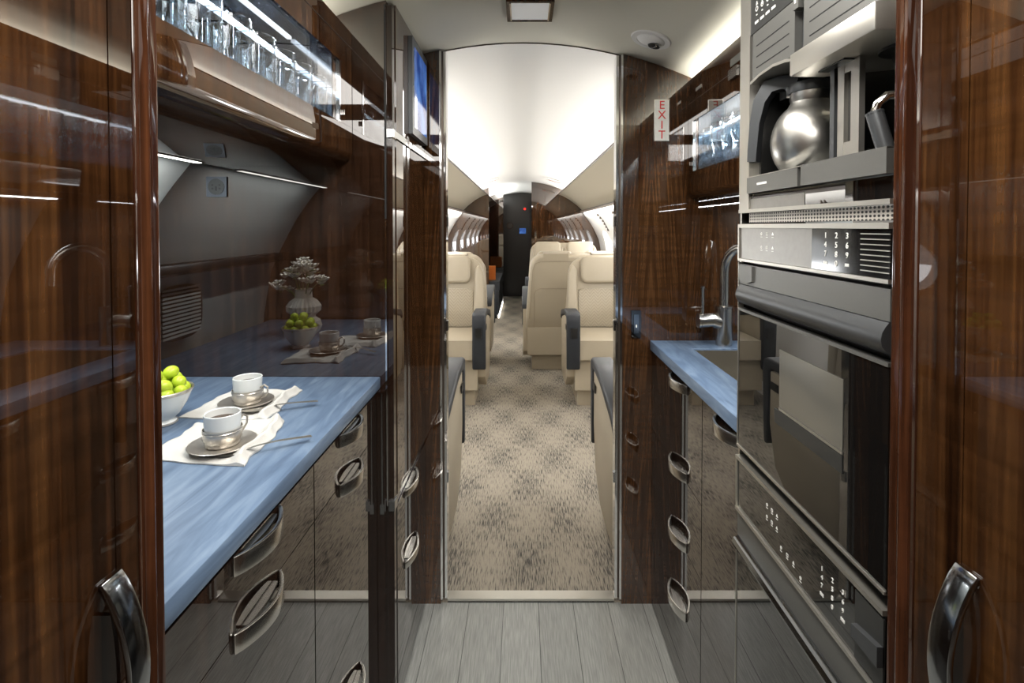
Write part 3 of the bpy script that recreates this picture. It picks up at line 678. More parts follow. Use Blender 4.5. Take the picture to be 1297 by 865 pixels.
# carafe
cf = thing('coffee_carafe', 'round brushed steel carafe with a black handle in the coffee machine', 'carafe', (.500, .893, HC + .0805))
zc = HC + .081
prof = [(0, 0), (.038, 0), (.044, .002)] + [(.0640 * math.sin(R(a)), .066 - .073 * math.cos(R(a))) for a in range(46, 151, 7)] + [(.0325, .134), (.034, .139), (.034, .152), (0, .152)]
MB().lathe(prof, (.500, .893, zc), 40).build('flask', 'flask', cf)
MB().lathe([(0, 0), (.036, 0), (.037, .006), (.035, .016), (.026, .019), (0, .019)], (.500, .893, zc + .150), 32).build('lid', 'barblack', cf)
hd = Vector((-.62, .70, 0)).normalized()
P0 = Vector((.500, .893, zc))
path = [P0 + hd * .022 + Vector((0, 0, .168)), P0 + hd * .045 + Vector((0, 0, .177)), P0 + hd * .070 + Vector((0, 0, .174)), P0 + hd * .086 + Vector((0, 0, .150)), P0 + hd * .094 + Vector((0, 0, .11)), P0 + hd * .098 + Vector((0, 0, .062)), P0 + hd * .099 + Vector((0, 0, .040))]
mb = MB()
sd_ = Vector((-hd.y, hd.x, 0))
rings = []
for i, p in enumerate(path):
    t = (path[min(i + 1, 6)] - path[max(i - 1, 0)]).normalized(); nrm = sd_.cross(t).normalized()
    wv, tv_ = .010, (.012, .012, .013, .011, .009, .0085, .008)[i]
    rings.append([mb.bm.verts.new(p + sd_ * a * wv + nrm * b_ * tv_) for a, b_ in ((-1, -1), (1, -1), (1, 1), (-1, 1))])
for a, b_ in zip(rings, rings[1:]):
    for k in range(4): mb.bm.faces.new((a[k], a[(k + 1) % 4], b_[(k + 1) % 4], b_[k]))
mb.bm.faces.new(rings[0][::-1]); mb.bm.faces.new(rings[-1])
mb._bev([v for r_ in rings for v in r_], .003, 2)
mb.build('handle', 'barblack', cf)
MB().box(-.012, .012, -.012, .012, 0, .02, .003, T=Matrix.Translation(P0 + hd * .036 + Vector((0, 0, .145)))).build('hinge', 'chrome', cf)

# vent strip ------------------------------------------------------
vg = thing('vent_grille', 'perforated metal vent strip between coffee machine and microwave', 'vent', (.44, .79, HC + .008))
colbox(YN, .988, .0075, .0255, .006, .02).build('grille', 'perf', vg)

# microwave / speed oven -----------------------------------------
def keypad(parent, ys, hs, x, size):
    k = MB()
    rows = (('1', '2', '3'), ('4', '5', '6'), ('7', '8', '9'), (None, '0', None))
    for r_, h in zip(rows, hs):
        for c_, y in zip(r_, ys):
            if c_: add_text(k, c_, size, (x, y, HC + h), (0, -1, 0))
    for y in (ys[0], ys[2]):
        for q in (-.004, -.001, .002): k.box(x - .0003, x + .0006, y + q, y + q + .002, HC + hs[3] - .002, HC + hs[3] + .002)
    k.build('digits', 'white_mark', parent)
def icons(parent, pos, x):
    k = MB(); T = Matrix.Rotation(PI / 2, 4, 'Y')
    for i, (y, h) in enumerate(pos):
        if i % 3 == 0: k.lathe([(.0017, -.0003), (.0027, -.0003), (.0027, .0003), (.0017, .0003)], (x, y, HC + h), 12, closed=True, T=T)
        elif i % 3 == 1:
            for a, b_, c, d in ((-.0028, .0028, -.0026, -.0018), (-.0028, .0028, .0018, .0026), (-.0028, -.002, -.0018, .0018), (.002, .0028, -.0018, .0018)): k.box(x - .0003, x + .0005, y + a, y + b_, HC + h + c, HC + h + d)
        else: k.prism([(y - .003, HC + h - .002), (y + .003, HC + h - .002), (y, HC + h + .003)], 'x', x - .0003, x + .0005)
        k.box(x - .0003, x + .0005, y - .003, y + .003, HC + h - .006, HC + h - .0053)
    k.build('panel_icons', 'white_mark', parent)
mw = thing('microwave_oven', 'stainless microwave with numbered keypad and black glass door above the oven', 'microwave', (.54, .81, HC - .44))
MB().box(.452, .655, YN + .002, YF - .002, HC - .437, HC + .004).build('body', 'black', mw)
fr_ = MB()
colbox(YN, YF, -.0025, .0050, -.002, .02, .0015, fr_); colbox(YN, YF, -.0675, -.0625, -.002, .02, .0012, fr_); colbox(YF - .005, YF, -.0624, -.0026, -.002, .02, 0, fr_)
fr_.build('panel_frame', 'steel_lt', mw)
colbox(.7645, 1.015, -.062, -.003, .001, .02).build('steel_panel', 'panel_steel', mw)
colbox(YN, .764, -.062, -.003, 0.0005, .02).build('keypad_panel', 'pad_glass', mw)
lv = MB()
for k in range(8): colbox(YN, .652, -.0095 - .0066 * k, -.0083 - .0066 * k, -.0008, .001, 0, lv)
lv.build('louvres', 'steel_lt', mw)
keypad(mw, (.7285, .7035, .680), (-.0125, -.0255, -.0385, -.051), XF + .0001, .0115)
icons(mw, [(.925, -.013), (.905, -.013), (.884, -.013), (.925, -.037), (.905, -.037), (.884, -.037)], XF + .0005)
md_ = colbox(YN, YF, -.436, -.1655, .001, .012, .001).build('door', 'blackglass', mw)
colbox(YN, YF, -.1655, -.1605, -.0005, .012, .0005).build('door_trim', 'applgrey', md_)
colbox(YN, YF, -.4372, -.4335, -.0015, .010, .0008).build('door_bottom_edge', 'steel_lt', md_)
colbox(YF - .0015, YF, -.436, -.07, -.0008, .010).build('door_side_edge', 'steel_lt', md_)
wi = MB(); colbox(.685, .855, -.303, -.205, 0, .002, 0, wi); wi.build('window', mat('oven_window_mesh', (.13, .125, .108), .10, 0, ior=1.8, var=.2, bscale=1500), md_)
colbox(.685, .855, -.3075, -.3035, -.0006, .002).build('window_edge', 'steel_lt', md_)
colbox(.685, .870, -.333, -.309, -.0004, .002).build('window_sill', 'appldark', md_)
colbox(YN, YF, -.112, -.0735, .001, .02, .002).build('grip_panel', 'applgrey', mw)
hbar = [(XF - .000, HC - .113), (XF - .004, HC - .118), (XF - .008, HC - .125), (XF - .0095, HC - .133), (XF - .008, HC - .141), (XF - .003, HC - .148), (XF + .004, HC - .152), (XF + .012, HC - .153), (XF + .012, HC - .113)]
MB().prism(hbar, 'y', YN, YF - .008).build('handle', 'barblack', mw)
MB().prism([(.955, HC - .075), (1.012, HC - .075), (1.012, HC - .104), (1.0, HC - .108), (.975, HC - .108), (.955, HC - .103)], 'x', XF - .003, XF + .003).build('catch', 'applgrey', mw)

# oven -------------------------------------------------------------
ov = thing('galley_oven', 'black glass oven with angled keypad panel below the microwave', 'oven', (.54, .81, .02))
MB().box(.452, .655, YN + .002, YF - .002, .02, HC - .459).build('body', 'black', ov)
f2 = MB(); colbox(YN, YF, -.4625, -.4560, -.003, .02, .0015, f2); colbox(YN, YF, -.5655, -.5595, -.003, .02, .0015, f2); colbox(YF - .0025, YF, -.559, -.463, -.002, .02, 0, f2)
f2.build('panel_frame', 'steel_lt', ov)
colbox(YN, YF - .003, -.5590, -.4630, .001, .02).build('control_panel', 'blackglass', ov)
keypad(ov, (.7285, .7035, .680), (-.492, -.5045, -.517, -.5295), XF + .0005, .0095)
icons(ov, [(.895, -.490), (.877, -.490), (.860, -.490), (.895, -.511), (.877, -.511), (.860, -.511), (.845, -.535), (.825, -.535), (.806, -.535), (.785, -.545)], XF + .0008)
colbox(YN, .652, -.555, -.467, -.0015, .012, .002).build('side_catch', 'appldark', ov)
MB().prism([(YN, HC - .525), (.648, HC - .525), (.648, HC - .508), (YN, HC - .500)], 'x', XF - .009, XF + .0).build('catch_grip', 'barblack', ov)
colbox(YN, YF, -.617, -.5665, .002, .02, .001).build('grip_panel', 'applgrey', ov)
MB().prism([(XF + .002, HC - .617), (XF - .008, HC - .622), (XF - .011, HC - .630), (XF - .008, HC - .638), (XF + .002, HC - .643), (XF + .010, HC - .643), (XF + .010, HC - .617)], 'y', YN, YF - .004).build('handle', 'gunmetal', ov)
od = colbox(YN, YF, -1.20, -.645, .001, .02, .001).build('door', 'blackglass', ov)
colbox(YF - .0015, YF, -1.20, -.645, -.0008, .010).build('door_side_edge', 'steel_lt', od)

# ---------------------------------------------------------------- small fittings
def switch(name, label, cat, x0, x1, y, z0, z1):
    t = thing(name, label, cat, ((x0 + x1) / 2, y, z0)); return t
t = thing('power_outlet', 'round-socket power outlet plate on the glossy end wall above the cups', 'outlet', (-.79, 1.33, 1.413))
MB().box(-.8165, -.7645, 1.3265, 1.331, 1.387, 1.439, .0015).build('plate', mat('outlet_grey', (.07, .08, .095), .35, .3), t)
MB().lathe([(0, 0), (.021, 0), (.021, .0015), (0, .0015)], (-.7905, 1.3266, 1.413), 28, T=Matrix.Rotation(PI / 2, 4, 'X')).build('socket', 'appldark', t)
s_ = MB()
for dx, dz in ((-.009, .004), (.009, .004), (-.009, -.005), (.009, -.005)): s_.box(-.7905 + dx - .002, -.7905 + dx + .002, 1.3245, 1.3252, 1.413 + dz - .002, 1.413 + dz + .002)
s_.box(-.7925, -.7885, 1.3245, 1.3252, 1.402, 1.414); s_.build('socket_holes', 'black', t)
t = thing('wall_switch', 'small black rocker switch on the right bulkhead beside the doorway', 'switch', (.389, YB, .93))
MB().box(.372, .405, YB - .006, YB - .0005, .930, 1.024, .003).build('plate', 'blackglass', t)
MB().box(.380, .397, YB - .010, YB - .005, .945, 1.010, .003).build('rocker', 'gunmetal', t)
MB().box(.3865, .3905, YB - .0106, YB - .0098, .965, .975).build('symbol', 'white_mark', t)
t = thing('exit_sign', 'white placard with red vertical EXIT on the right bulkhead', 'sign', (.474, YB, 1.60))
MB().box(.450, .497, YB - .004, YB - .0005, 1.603, 1.740, .0015).build('plate', 'sign_white', t)
mt = MB()
for i, ch in enumerate('EXIT'): add_text(mt, ch, .040, (.4735, YB - .0045, 1.722 - i * .0335), (1, 0, 0))
mt.build('letters', 'sign_red', t)
MB().box(.448, .4995, YB - .0025, YB - .0003, 1.601, 1.742, .001).build('rim', 'steel', t)

# ceiling fixtures
zc_ = lambda x: ceil_z(x)
t = thing('ceiling_light', 'square flush ceiling light with a walnut and chrome frame over the aisle', 'ceiling light', (.021, 1.49, 1.93))
f3 = MB()
for a in ((-.046, -.036, 1.42, 1.56), (.078, .088, 1.42, 1.56), (-.036, .078, 1.55, 1.56), (-.036, .078, 1.42, 1.43)): f3.box(*a, 1.927, 1.9395, .001)
f3.build('frame', 'wood_red', t)
f3 = MB()
for a in ((-.036, -.032, 1.43, 1.55), (.074, .078, 1.43, 1.55)): f3.box(*a, 1.9255, 1.9355, .001)
f3.build('bright_edge', 'chrome', t)
MB().box(-.032, .074, 1.431, 1.549, 1.929, 1.936).build('lens', 'lens', t)
t = thing('reading_light', 'round swivelling spotlight set in the galley ceiling', 'spotlight', (.392, 1.585, 1.885))
Tt = Matrix.Rotation(math.atan(2 * .38 * .392), 4, 'Y')
MB().lathe([(.044, -.001), (.060, -.001), (.063, .003), (.060, .006), (.044, .006)], (.392, 1.583, 1.8795), 40, closed=True, T=Tt).build('bezel', 'sidewall', t)
MB().ell((.392, 1.583, 1.884), (.044, .044, .014), 28, 14, T=Tt).build('eyeball', 'sidewall', t)
MB().lathe([(0, -.0165), (.018, -.0155), (.021, -.010), (.021, -.002), (0, -.002)], (.408, 1.590, 1.878), 24, T=Tt).build('lamp_housing', 'black', t)
l3 = MB()
for dx, dy in ((0, 0), (.009, .006), (-.009, .006), (0, -.010)): l3.ell((.408 + dx, 1.590 + dy, 1.8615 ), (.0035, .0035, .002), 10, 6)
l3.build('lamp_lenses', 'chrome', t)

# ---------------------------------------------------------------- things on the left worktop
ZT = .9205
def napkin(label, quad, seed):
    """quad: near-left, near-right, far-right, far-left corners"""
    q = [Vector((*p, 0)) for p in quad]; rnd = random.Random(seed); ph = [rnd.uniform(0, 6) for _ in range(6)]
    def f(u, v):
        p = (q[0] * (1 - u) + q[1] * u) * (1 - v) + (q[3] * (1 - u) + q[2] * u) * v
        p = p + Vector((.0035 * math.sin(8 * v + ph[1]) + .0018 * math.sin(23 * v + ph[5]), (.0045 * math.sin(6 * u + ph[0]) + .0022 * math.sin(19 * u + ph[2])) * (.35 + .65 * v), 0))
        z = .0045 + .0014 * math.sin(6 * u + 3 * v + ph[2]) + .0010 * math.sin(11 * v - 4 * u + ph[3]) + .0006 * math.sin(27 * u + 9 * v + ph[4])
        fold = math.exp(-((u - .93) / .05) ** 2) * .011 + math.exp(-((v - .94) / .06) ** 2) * .009 * (.5 + .5 * math.sin(5 * u + ph[4]))
        edge = min(u, 1 - u, v, 1 - v) * 14
        z = (z + fold) * min(1, .35 + edge) + .0008
        return Vector((p.x, p.y, ZT + z))
    m_ = MB(); m_.grid(f, 40, 40)
    # lower layer lying on the worktop
    g = lambda u, v: Vector((f(u, v).x * 1.0, f(u, v).y, ZT + .0003))
    m_.grid(g, 40, 40)
    for fn in ((lambda t: (t, 0)), (lambda t: (t, 1)), (lambda t: (0, t)), (lambda t: (1, t))):
        m_.grid(lambda a, b_, fn=fn: f(*fn(a)).lerp(g(*fn(a)), b_), 40, 1)
    bmesh.ops.remove_doubles(m_.bm, verts=m_.bm.verts, dist=2e-5)
    o = m_.build('napkin', 'linen'); return tag(o, label, 'napkin')
napkin('white linen napkin under the nearer coffee cup', [(-.640, .850), (-.452, .823), (-.470, 1.010), (-.640, 1.000)], 3)
napkin('white linen napkin under the farther coffee cup', [(-.700, 1.035), (-.515, 1.020), (-.525, 1.205), (-.685, 1.215)], 8)

def saucer(label, x, y, z):
    t = MB(); t.lathe([(0, 0), (.032, 0), (.037, .002), (.053, .006), (.0545, .0075), (.053, .0085), (.037, .0045), (.033, .0035), (0, .0035)], (0, 0, 0), 48)
    o = t.build('saucer', 'pewter'); o.location = (x, y, z); return tag(o, label, 'saucer')
saucer('pewter saucer on the nearer napkin', -.522, .886, ZT + .0072)
saucer('pewter saucer on the farther napkin', -.596, 1.100, ZT + .0072)
def cup(label, x, y, z, ang):
    t = thing('coffee_cup', label, 'cup', (x, y, z), world=False)
    r = .0325
    MB().lathe([(0, .004), (.024, .004), (.0285, .012), (r * .97, .034), (r, .064), (r - .0012, .0652), (r - .003, .064), (r * .97 - .003, .036), (.024, .014), (0, .010)], seg=40).build('bowl', 'porcelain', t)
    MB().lathe([(0, .0), (r - .004, .0), (r - .004, .0012), (0, .0012)], (0, 0, .050), 32).build('coffee', 'coffee', t)
    MB().lathe([(0, 0), (.0285, 0), (.0305, .003), (.030, .008), (.0335, .014), (.034, .026), (.034, .0275), (.0348, .0285), (.0348, .030), (.034, .031), (.034, .032), (.0348, .033), (.0348, .0350), (.0332, .0350), (.0322, .016), (.0285, .010), (.028, .003), (0, .003)], seg=40).build('metal_holder', 'pewter', t)
    d = Vector((math.cos(ang), math.sin(ang), 0)); pts = [d * .033 + Vector((0, 0, .040)), d * .043 + Vector((0, 0, .046)), d * .051 + Vector((0, 0, .040)), d * .050 + Vector((0, 0, .026)), d * .042 + Vector((0, 0, .016)), d * .033 + Vector((0, 0, .012))]
    MB().tube(pts, .0022, 8).build('handle', 'pewter', t); t.scale = (.89, .89, .86)
    return t
cup('white cup in a pewter holder, nearer of the two on the left worktop', -.522, .886, ZT + .0110, R(62))
cup('white cup in a pewter holder, farther of the two on the left worktop', -.592, 1.098, ZT + .0110, R(-5))
def spoon(label, a, b_):
    a = Vector(a); b_ = Vector(b_); d = (b_ - a); Ln = d.length; ang = math.atan2(d.y, d.x)
    m_ = MB(); n = 14
    pts = []; 
    def f(u, v):
        # outline half width along the spoon
        w_ = .0115 * math.sqrt(max(0, 1 - ((u - .14) / .14) ** 2)) if u < .26 else (.0032 + .0026 * max(0, (u - .4) / .6))
        if u < .26: w_ = max(w_, .0022)
        zz = .0025 + .010 * math.sin(min(1, max(0, (u - .2) / .5)) * PI * .5) * (1 - .4 * u) * 1.0
        if u < .26: zz -= .0022 * math.cos((v - .5) * PI) * (1 - (abs(u - .14) / .14) ** 2 if abs(u - .14) < .14 else 0)
        return Vector((u * Ln, (v - .5) * 2 * w_, zz + (b_.z - a.z) * u))
    m_.grid(f, 40, 6, thick=.0018)
    o = m_.build('spoon', 'steel_lt'); o.location = a; o.rotation_euler = (0, 0, ang); return tag(o, label, 'spoon')
spoon('silver spoon resting on the nearer napkin, handle over the worktop', (-.503, .838, ZT + .0105), (-.384, .925, ZT + .001))
spoon('silver spoon resting on the farther napkin, handle over the worktop', (-.575, 1.040, ZT + .0105), (-.447, 1.112, ZT + .001))

bw = thing('fruit_bowl', 'white footed bowl with a silver rim holding green grapes', 'bowl', (-.718, 1.010, ZT), world=False)
MB().lathe([(0, 0), (.032, 0), (.034, .003), (.030, .008), (.029, .012), (.040, .024), (.054, .048), (.064, .074), (.066, .078), (.0645, .078), (.0615, .073), (.051, .048), (.036, .026), (.02, .018), (0, .016)], seg=44).build('bowl', 'porcelain', bw)
MB().lathe([(.0635, .072), (.0668, .079), (.0655, .0815), (.0625, .0795), (.0615, .0725)], seg=44, closed=True).build('silver_rim', 'pewter', bw)
MB().lathe([(.0300, .001), (.0348, .001), (.0345, .005), (.031, .005)], seg=44, closed=True).build('silver_foot', 'pewter', bw)
bw.scale = (.86, .86, .84)
gp = []
lay = [(0, .030, 1), (.026, .043, 5), (.040, .066, 8), (.016, .066, 3), (.033, .084, 6), (0, .090, 1), (.018, .102, 3)]
gm = None; gi = 0
for rr_, zz_, n_ in lay:
    for k in range(n_):
        a = 2 * PI * k / n_ + rr_ * 40
        c = (-.718 + rr_ * math.cos(a), 1.010 + rr_ * math.sin(a), ZT + zz_ - .004)
        if gm is None:
            g_ = MB().ell((0, 0, 0), (.0128, .0128, .0148), 18, 12).build('grape', 'grape'); gm = g_
        else:
            g_ = gm.copy(); C.objects.link(g_)
        g_.location = c; g_.rotation_euler = (random.uniform(0, 3), random.uniform(0, 3), 0)
        tag(g_, 'green grape heaped in the white silver-rimmed bowl', 'grape', 'green grapes in the bowl')
# vase and flowers (seen mirrored in the end wall)
vs = MB().lathe([(0, 0), (.040, 0), (.052, .012), (.060, .032), (.054, .052), (.038, .064), (.040, .072), (.056, .086), (.058, .104), (.046, .122), (.030, .134), (.028, .160), (.031, .165), (.028, .165), (.025, .158), (.026, .136), (.03, .120), (0, .02)], seg=96, rib=lambda a, z: 1 + (.035 * math.cos(24 * a) if .006 < z < .13 else 0)).build('flower_vase', 'vase')
VX, VY = -.790, .815
vs.location = (VX, VY, ZT); tag(vs, 'ribbed cream vase of white flowers mirrored in the glossy end wall', 'vase')
rnd = random.Random(5)
fl = []
for i in range(13):
    a = i * 2.4; rr_ = .012 + .075 * ((i % 5) / 4) ** .8; h_ = .242 + rnd.uniform(-.016, .016) - rr_ ** 2 * 8
    e = Vector((VX + rr_ * math.cos(a), VY + rr_ * math.sin(a), ZT + h_))
    base = Vector((VX + .012 * math.cos(a), VY + .012 * math.sin(a), ZT + .12))
    t = thing('freesia', 'white blossom on a green stem in the ribbed vase', 'flower', tuple(base), 'white flowers in the vase')
    MB().tube([base, base.lerp(e, .5) + Vector((0, 0, .012)), e], [.0018, .0016, .0012], 6).build('stem', 'stem', t)
    pm = MB()
    for j in range(5):
        cc = e + Vector((rnd.uniform(-.022, .022), rnd.uniform(-.022, .022), rnd.uniform(-.016, .016)))
        ax = rnd.uniform(0, 6)
        for k in range(6):
            aa = ax + k * PI / 3
            T = Matrix.Rotation(aa, 4, 'Z') @ Matrix.Rotation(R(-38), 4, 'Y')
            pm.ell(cc + Vector((.0075 * math.cos(aa), .0075 * math.sin(aa), .005)), (.0125, .0075, .003), 8, 6, T=T)
    pm.build('petals', 'petal', t)
    if i % 2 == 0:
        lm = MB(); d = Vector((math.cos(a + .6), math.sin(a + .6), .25))
        for k in range(4):
            p = e + d * (.008 + .012 * k) + Vector((0, 0, -.02)); lm.ell(p, (.008, .004, .002), 8, 5, T=Matrix.Rotation(a + k, 4, 'Z'))
        lm.build('leaves', 'stem', t)

# speaker grille panel low on the left lining
t = thing('wall_vent', 'oval ribbed vent in the left sidewall behind the grapes', 'vent', (-1.06, 1.06, .97))
def oval(u):
    n = 28; pts = []
    for i in range(n):
        a = 2 * PI * i / n; ca, sa = math.cos(a), math.sin(a)
        pts.append((1.075 + .105 * math.copysign(abs(ca) ** .6, ca) * u, 1.045 + .085 * math.copysign(abs(sa) ** .6, sa) * u))
    return pts
MB().prism(oval(1), 'x', -1.066, -1.058, .001).build('surround', 'dark_trim', t)
sl = MB()
for k in range(13): sl.box(-1.058, -1.054, .985, 1.165, .972 + .012 * k, .978 + .012 * k, .0005)
sl.build('slats', 'liner_grey', t)

# ---------------------------------------------------------------- cabin: bins, windows
for s in (-1, 1):
    top = [(.50, HC + .450), (.56, HC + .428), (.66, HC + .372), (.76, HC + .296), (.825, HC + .232), (.838, HC + .205)]
    pts = [(s * a, b_) for a, b_ in top] + [(s * (a + .012), b_ + .016) for a, b_ in top[::-1]]
    bn = struct('trim_%d' % (6 if s < 0 else 7), MB().prism(pts, 'y', 1.80, 7.18), 'bin')
    MB().prism([(s * .492, HC + .446), (s * .492, HC + .458), (s * .512, HC + .468), (s * .515, HC + .455), (s * .500, HC + .446)], 'y', 1.80, 7.18).build('lip', 'dark_trim', bn)
    MB().prism([(s * .80, HC + .222), (s * .80, HC + .214), (s * .85, HC + .196), (s * .855, HC + .21)], 'y', 1.80, 7.18).build('light_valance', 'dark_trim', bn)
    b2 = struct('trim_%d' % (8 if s < 0 else 9), MB().prism(pts, 'y', 7.25, 9.6), 'bin')
    MB().prism([(s * .492, HC + .446), (s * .492, HC + .458), (s * .512, HC + .468), (s * .515, HC + .455), (s * .500, HC + .446)], 'y', 7.25, 9.6).build('lip', 'dark_trim', b2)
n_ = 0
for s in (-1, 1):
    for yc in (2.35, 3.35, 4.35, 5.35, 6.35):
        n_ += 1
        def onwall(u, v, k, off):
            a = 2 * PI * u; dy = .27 * k * math.cos(a); dz = .19 * k * math.sin(a); z = 1.07 + dz
            return Vector((s * (wall_x(z) - off), yc + dy, z))
        fr_ = MB(); fr_.grid(lambda u, v: onwall(u, v, 1 - .10 * v, .004 + .012 * math.sin(PI * v)), 40, 5)
        wn_ = struct('window_%d' % n_, fr_, 'sidewall')
        pn = MB()
        def disc(u, v): return onwall(u, v, .90 * max(v, .001), .006)
        pn.grid(disc, 40, 6); pn.build('pane', 'pane', wn_)
        sl = MB()
        for q in (-.40, -.365):
            for i in range(6):
                z0 = 1.26 + i * .035
                sl.box(s * (wall_x(z0 + .017) - .010), s * (wall_x(z0 + .017) + .01), yc + q, yc + q + .010, z0, z0 + .036)
        sl.build('panel_slot', 'dark_trim', wn_)

# ---------------------------------------------------------------- seats
def rr_pts(x0, x1, z0, z1, rad, n=6):
    out = []
    for cx, cz, a0 in ((x1 - rad, z0 + rad, -90), (x1 - rad, z1 - rad, 0), (x0 + rad, z1 - rad, 90), (x0 + rad, z0 + rad, 180)):
        out += [(cx + rad * math.cos(R(a0 + 90 * i / n)), cz + rad * math.sin(R(a0 + 90 * i / n))) for i in range(n + 1)]
    return out
def seat(label, W, loc, rz, nhead=1, group=None, Hh=1.085, rec=9, yb=.17):
    t = thing('cabin_seat' if nhead == 1 else 'double_cabin_seat', label, 'seat', loc, group, world=False)
    t.rotation_euler = (0, 0, rz); h = W / 2; ar = .095; ci = h - ar
    MB().box(-h + .09, h - .09, -.20, .24, 0, .13, .01).build('pedestal', 'leather', t)
    MB().box(-ci - .03, ci + .03, -.27, .27, .131, .36, .03, 3).build('base', 'leather', t)
    cu = MB(); wseat = 2 * ci / nhead
    for k in range(nhead): cu.box(-ci + k * wseat + .002, -ci + (k + 1) * wseat - .002, -.32, .15, .362, .50, .035, 4)
    cu.build('cushion', 'leather', t)
    # reclined back: profile in y-z, narrower and rounded at the top
    T = Matrix.Translation((0, yb, .40)) @ Matrix.Rotation(R(-rec), 4, 'X')
    hb = Hh - .42
    n = 10; cr_ = .12; wb = h - .035
    out = [(-wb + .0, -.02), (wb - .0, -.02), (wb, .12)] + [(wb - .035 - cr_ + cr_ * math.cos(PI / 2 * i / n), hb - cr_ + cr_ * math.sin(PI / 2 * i / n)) for i in range(n + 1)]
    out += [(-(wb - .035 - cr_) - cr_ * math.sin(PI / 2 * i / n), hb - cr_ + cr_ * math.cos(PI / 2 * i / n)) for i in range(n + 1)] + [(-wb, .12)]
    MB().prism(out, 'y', 0, .13, .03, 4, T=T).build('backrest', 'leather', t)
    wq = (2 * wb - .10) / nhead
    for k in range(nhead):
        cx = -wb + .05 + wq * (k + .5)
        MB().prism(rr_pts(cx - wq / 2 + .055, cx + wq / 2 - .055, .10, hb - .255, .035), 'y', -.010, .02, .008, 2, T=T).build('quilted_panel', 'quilt', t)
        MB().prism(rr_pts(cx - .168, cx + .168, hb - .215, hb + .010, .055), 'y', -.048, .05, .024, 4, T=T).build('headrest', 'leather', t)
        MB().box(cx - .11, cx + .11, .045, .135, hb - .05, hb + .018, .03, 3, T=T).build('headrest_roll', 'leather', t)
        for q in (-1, 1):
            bo = MB().prism([(cx + q * (wq / 2 - .052), .04), (cx + q * (wq / 2 + (.045 if nhead == 1 else -.012)), .04), (cx + q * (wq / 2 + (.028 if nhead == 1 else -.012)), hb - .13), (cx + q * (wq / 2 - .01), hb - .06), (cx + q * (wq / 2 - .045), hb - .10)], 'y', -.032, .03, .018, 4, T=T)
            bo.build('side_bolster', 'leather', t)
    # stitched line on the rear shell
    sm = MB(); yb_ = .1305
    a, b_, c = -wb + .075, wb - .075, hb - .30
    sm.tube([T @ Vector(p) for p in ((a, yb_, .0), (a, yb_, c - .05), (a + .015, yb_, c - .015), (a + .05, yb_, c), (b_ - .05, yb_, c), (b_ - .015, yb_, c - .015), (b_, yb_, c - .05), (b_, yb_, 0))], .0035, 6)
    a, b_, c = -wb + .030, wb - .030, hb - .055
    sm.tube([T @ Vector(p) for p in ((a, yb_, .1), (a + .03, yb_, c - .08), (a + .05, yb_, c - .02), (a + .10, yb_, c), (b_ - .10, yb_, c), (b_ - .05, yb_, c - .02), (b_ - .03, yb_, c - .08), (b_, yb_, .1))], .0035, 6)
    sm.build('stitching', 'leather_seam', t)
    MB().box(-h + .05, h - .05, yb + .01, yb + .145, .15, .395, .02, 3).build('rear_skirt', 'leather', t)
    for s in (-1, 1):
        xa, xb = s * ci, s * h
        x_lo, x_hi = min(xa, xb), max(xa, xb)
        pad = [(-.335, .30), (-.345, .45), (-.352, .64), (-.345, .685), (-.31, .700), (-.10, .695), (.20, .640), (.255, .60), (.26, .555), (.20, .590), (-.08, .648), (-.27, .655), (-.285, .64), (-.290, .45), (-.300, .31), (-.315, .292)]
        ob = MB().prism(pad, 'x', x_lo, x_hi, .010, 3).build('armrest', 'navy', t)
        side = [(-.288, .645), (-.08, .646), (.20, .588), (.26, .550), (.26, .17), (.20, .12), (-.10, .12), (-.24, .22), (-.292, .40)]
        MB().prism(side, 'x', x_lo + .008, x_hi - .008, .006, 2).build('side_panel', 'leather', t)
        MB().box(s * (h - .072), s * (h - .028), -.360, -.345, .525, .595, .003).build('seat_control', 'black', ob)
        MB().box(s * h, s * (h - .004), -.27, -.20, .565, .60, .001).build('latch', 'black', ob)
    return t
seat('cream seat nearest on the left, facing aft with its navy armrest at the doorway', .66, (-.600, 2.062, .004), PI, rec=0, yb=.10)
seat('cream seat nearest on the right, facing aft with its navy armrest at the doorway', .66, (.650, 2.062, .004), PI, rec=0, yb=.10)
seat('cream quilted seat facing the doorway on the left of the aisle', .66, (-.590, 3.93, .004), 0)
seat('cream quilted seat facing the doorway on the right of the aisle', .66, (.640, 3.93, .004), 0)
seat('double cream seat seen from behind on the right of the aisle', 1.02, (.505, 4.92, .004), PI, nhead=2, Hh=1.10)
seat('farther double cream seat facing forward behind the near double seat', 1.00, (.530, 6.35, .004), 0, nhead=2, Hh=1.13)
seat('second cream seat row on the left, behind the quilted seat', .66, (-.620, 5.05, .004), PI)

# ---------------------------------------------------------------- aft partitions, divan, far door
def partition(x_in, s, y0, y1, m, name):
    zz = [1.70 * i / 24 for i in range(25)]
    xs = [.74 + (x_in - .74) * i / 14 for i in range(15)]
    pts = [(s * x_in, .004)] + [(s * (wall_x(max(z, .004)) - .002), max(z, .004)) for z in zz] + [(s * x, ceil_z(x) - .001) for x in xs]
    return struct(name, MB().prism(pts, 'y', y0, y1), m)
partition(.475, -1, 7.19, 7.24, 'wood_fig', 'wall_partition_left')
partition(.125, 1, 7.19, 7.24, 'wood_fig', 'wall_partition_right')
t = thing('wall_latch', 'small chrome latch plate on the right aft partition edge', 'latch', (.185, 7.188, 1.17))
MB().box(.165, .195, 7.178, 7.1885, 1.15, 1.26, .004).build('plate', 'chrome', t)
MB().box(.174, .186, 7.172, 7.179, 1.18, 1.23, .003).build('slide', 'black', t)
partition(.33, -1, 8.72, 8.76, 'wood_dark', 'wall_partition_aft')
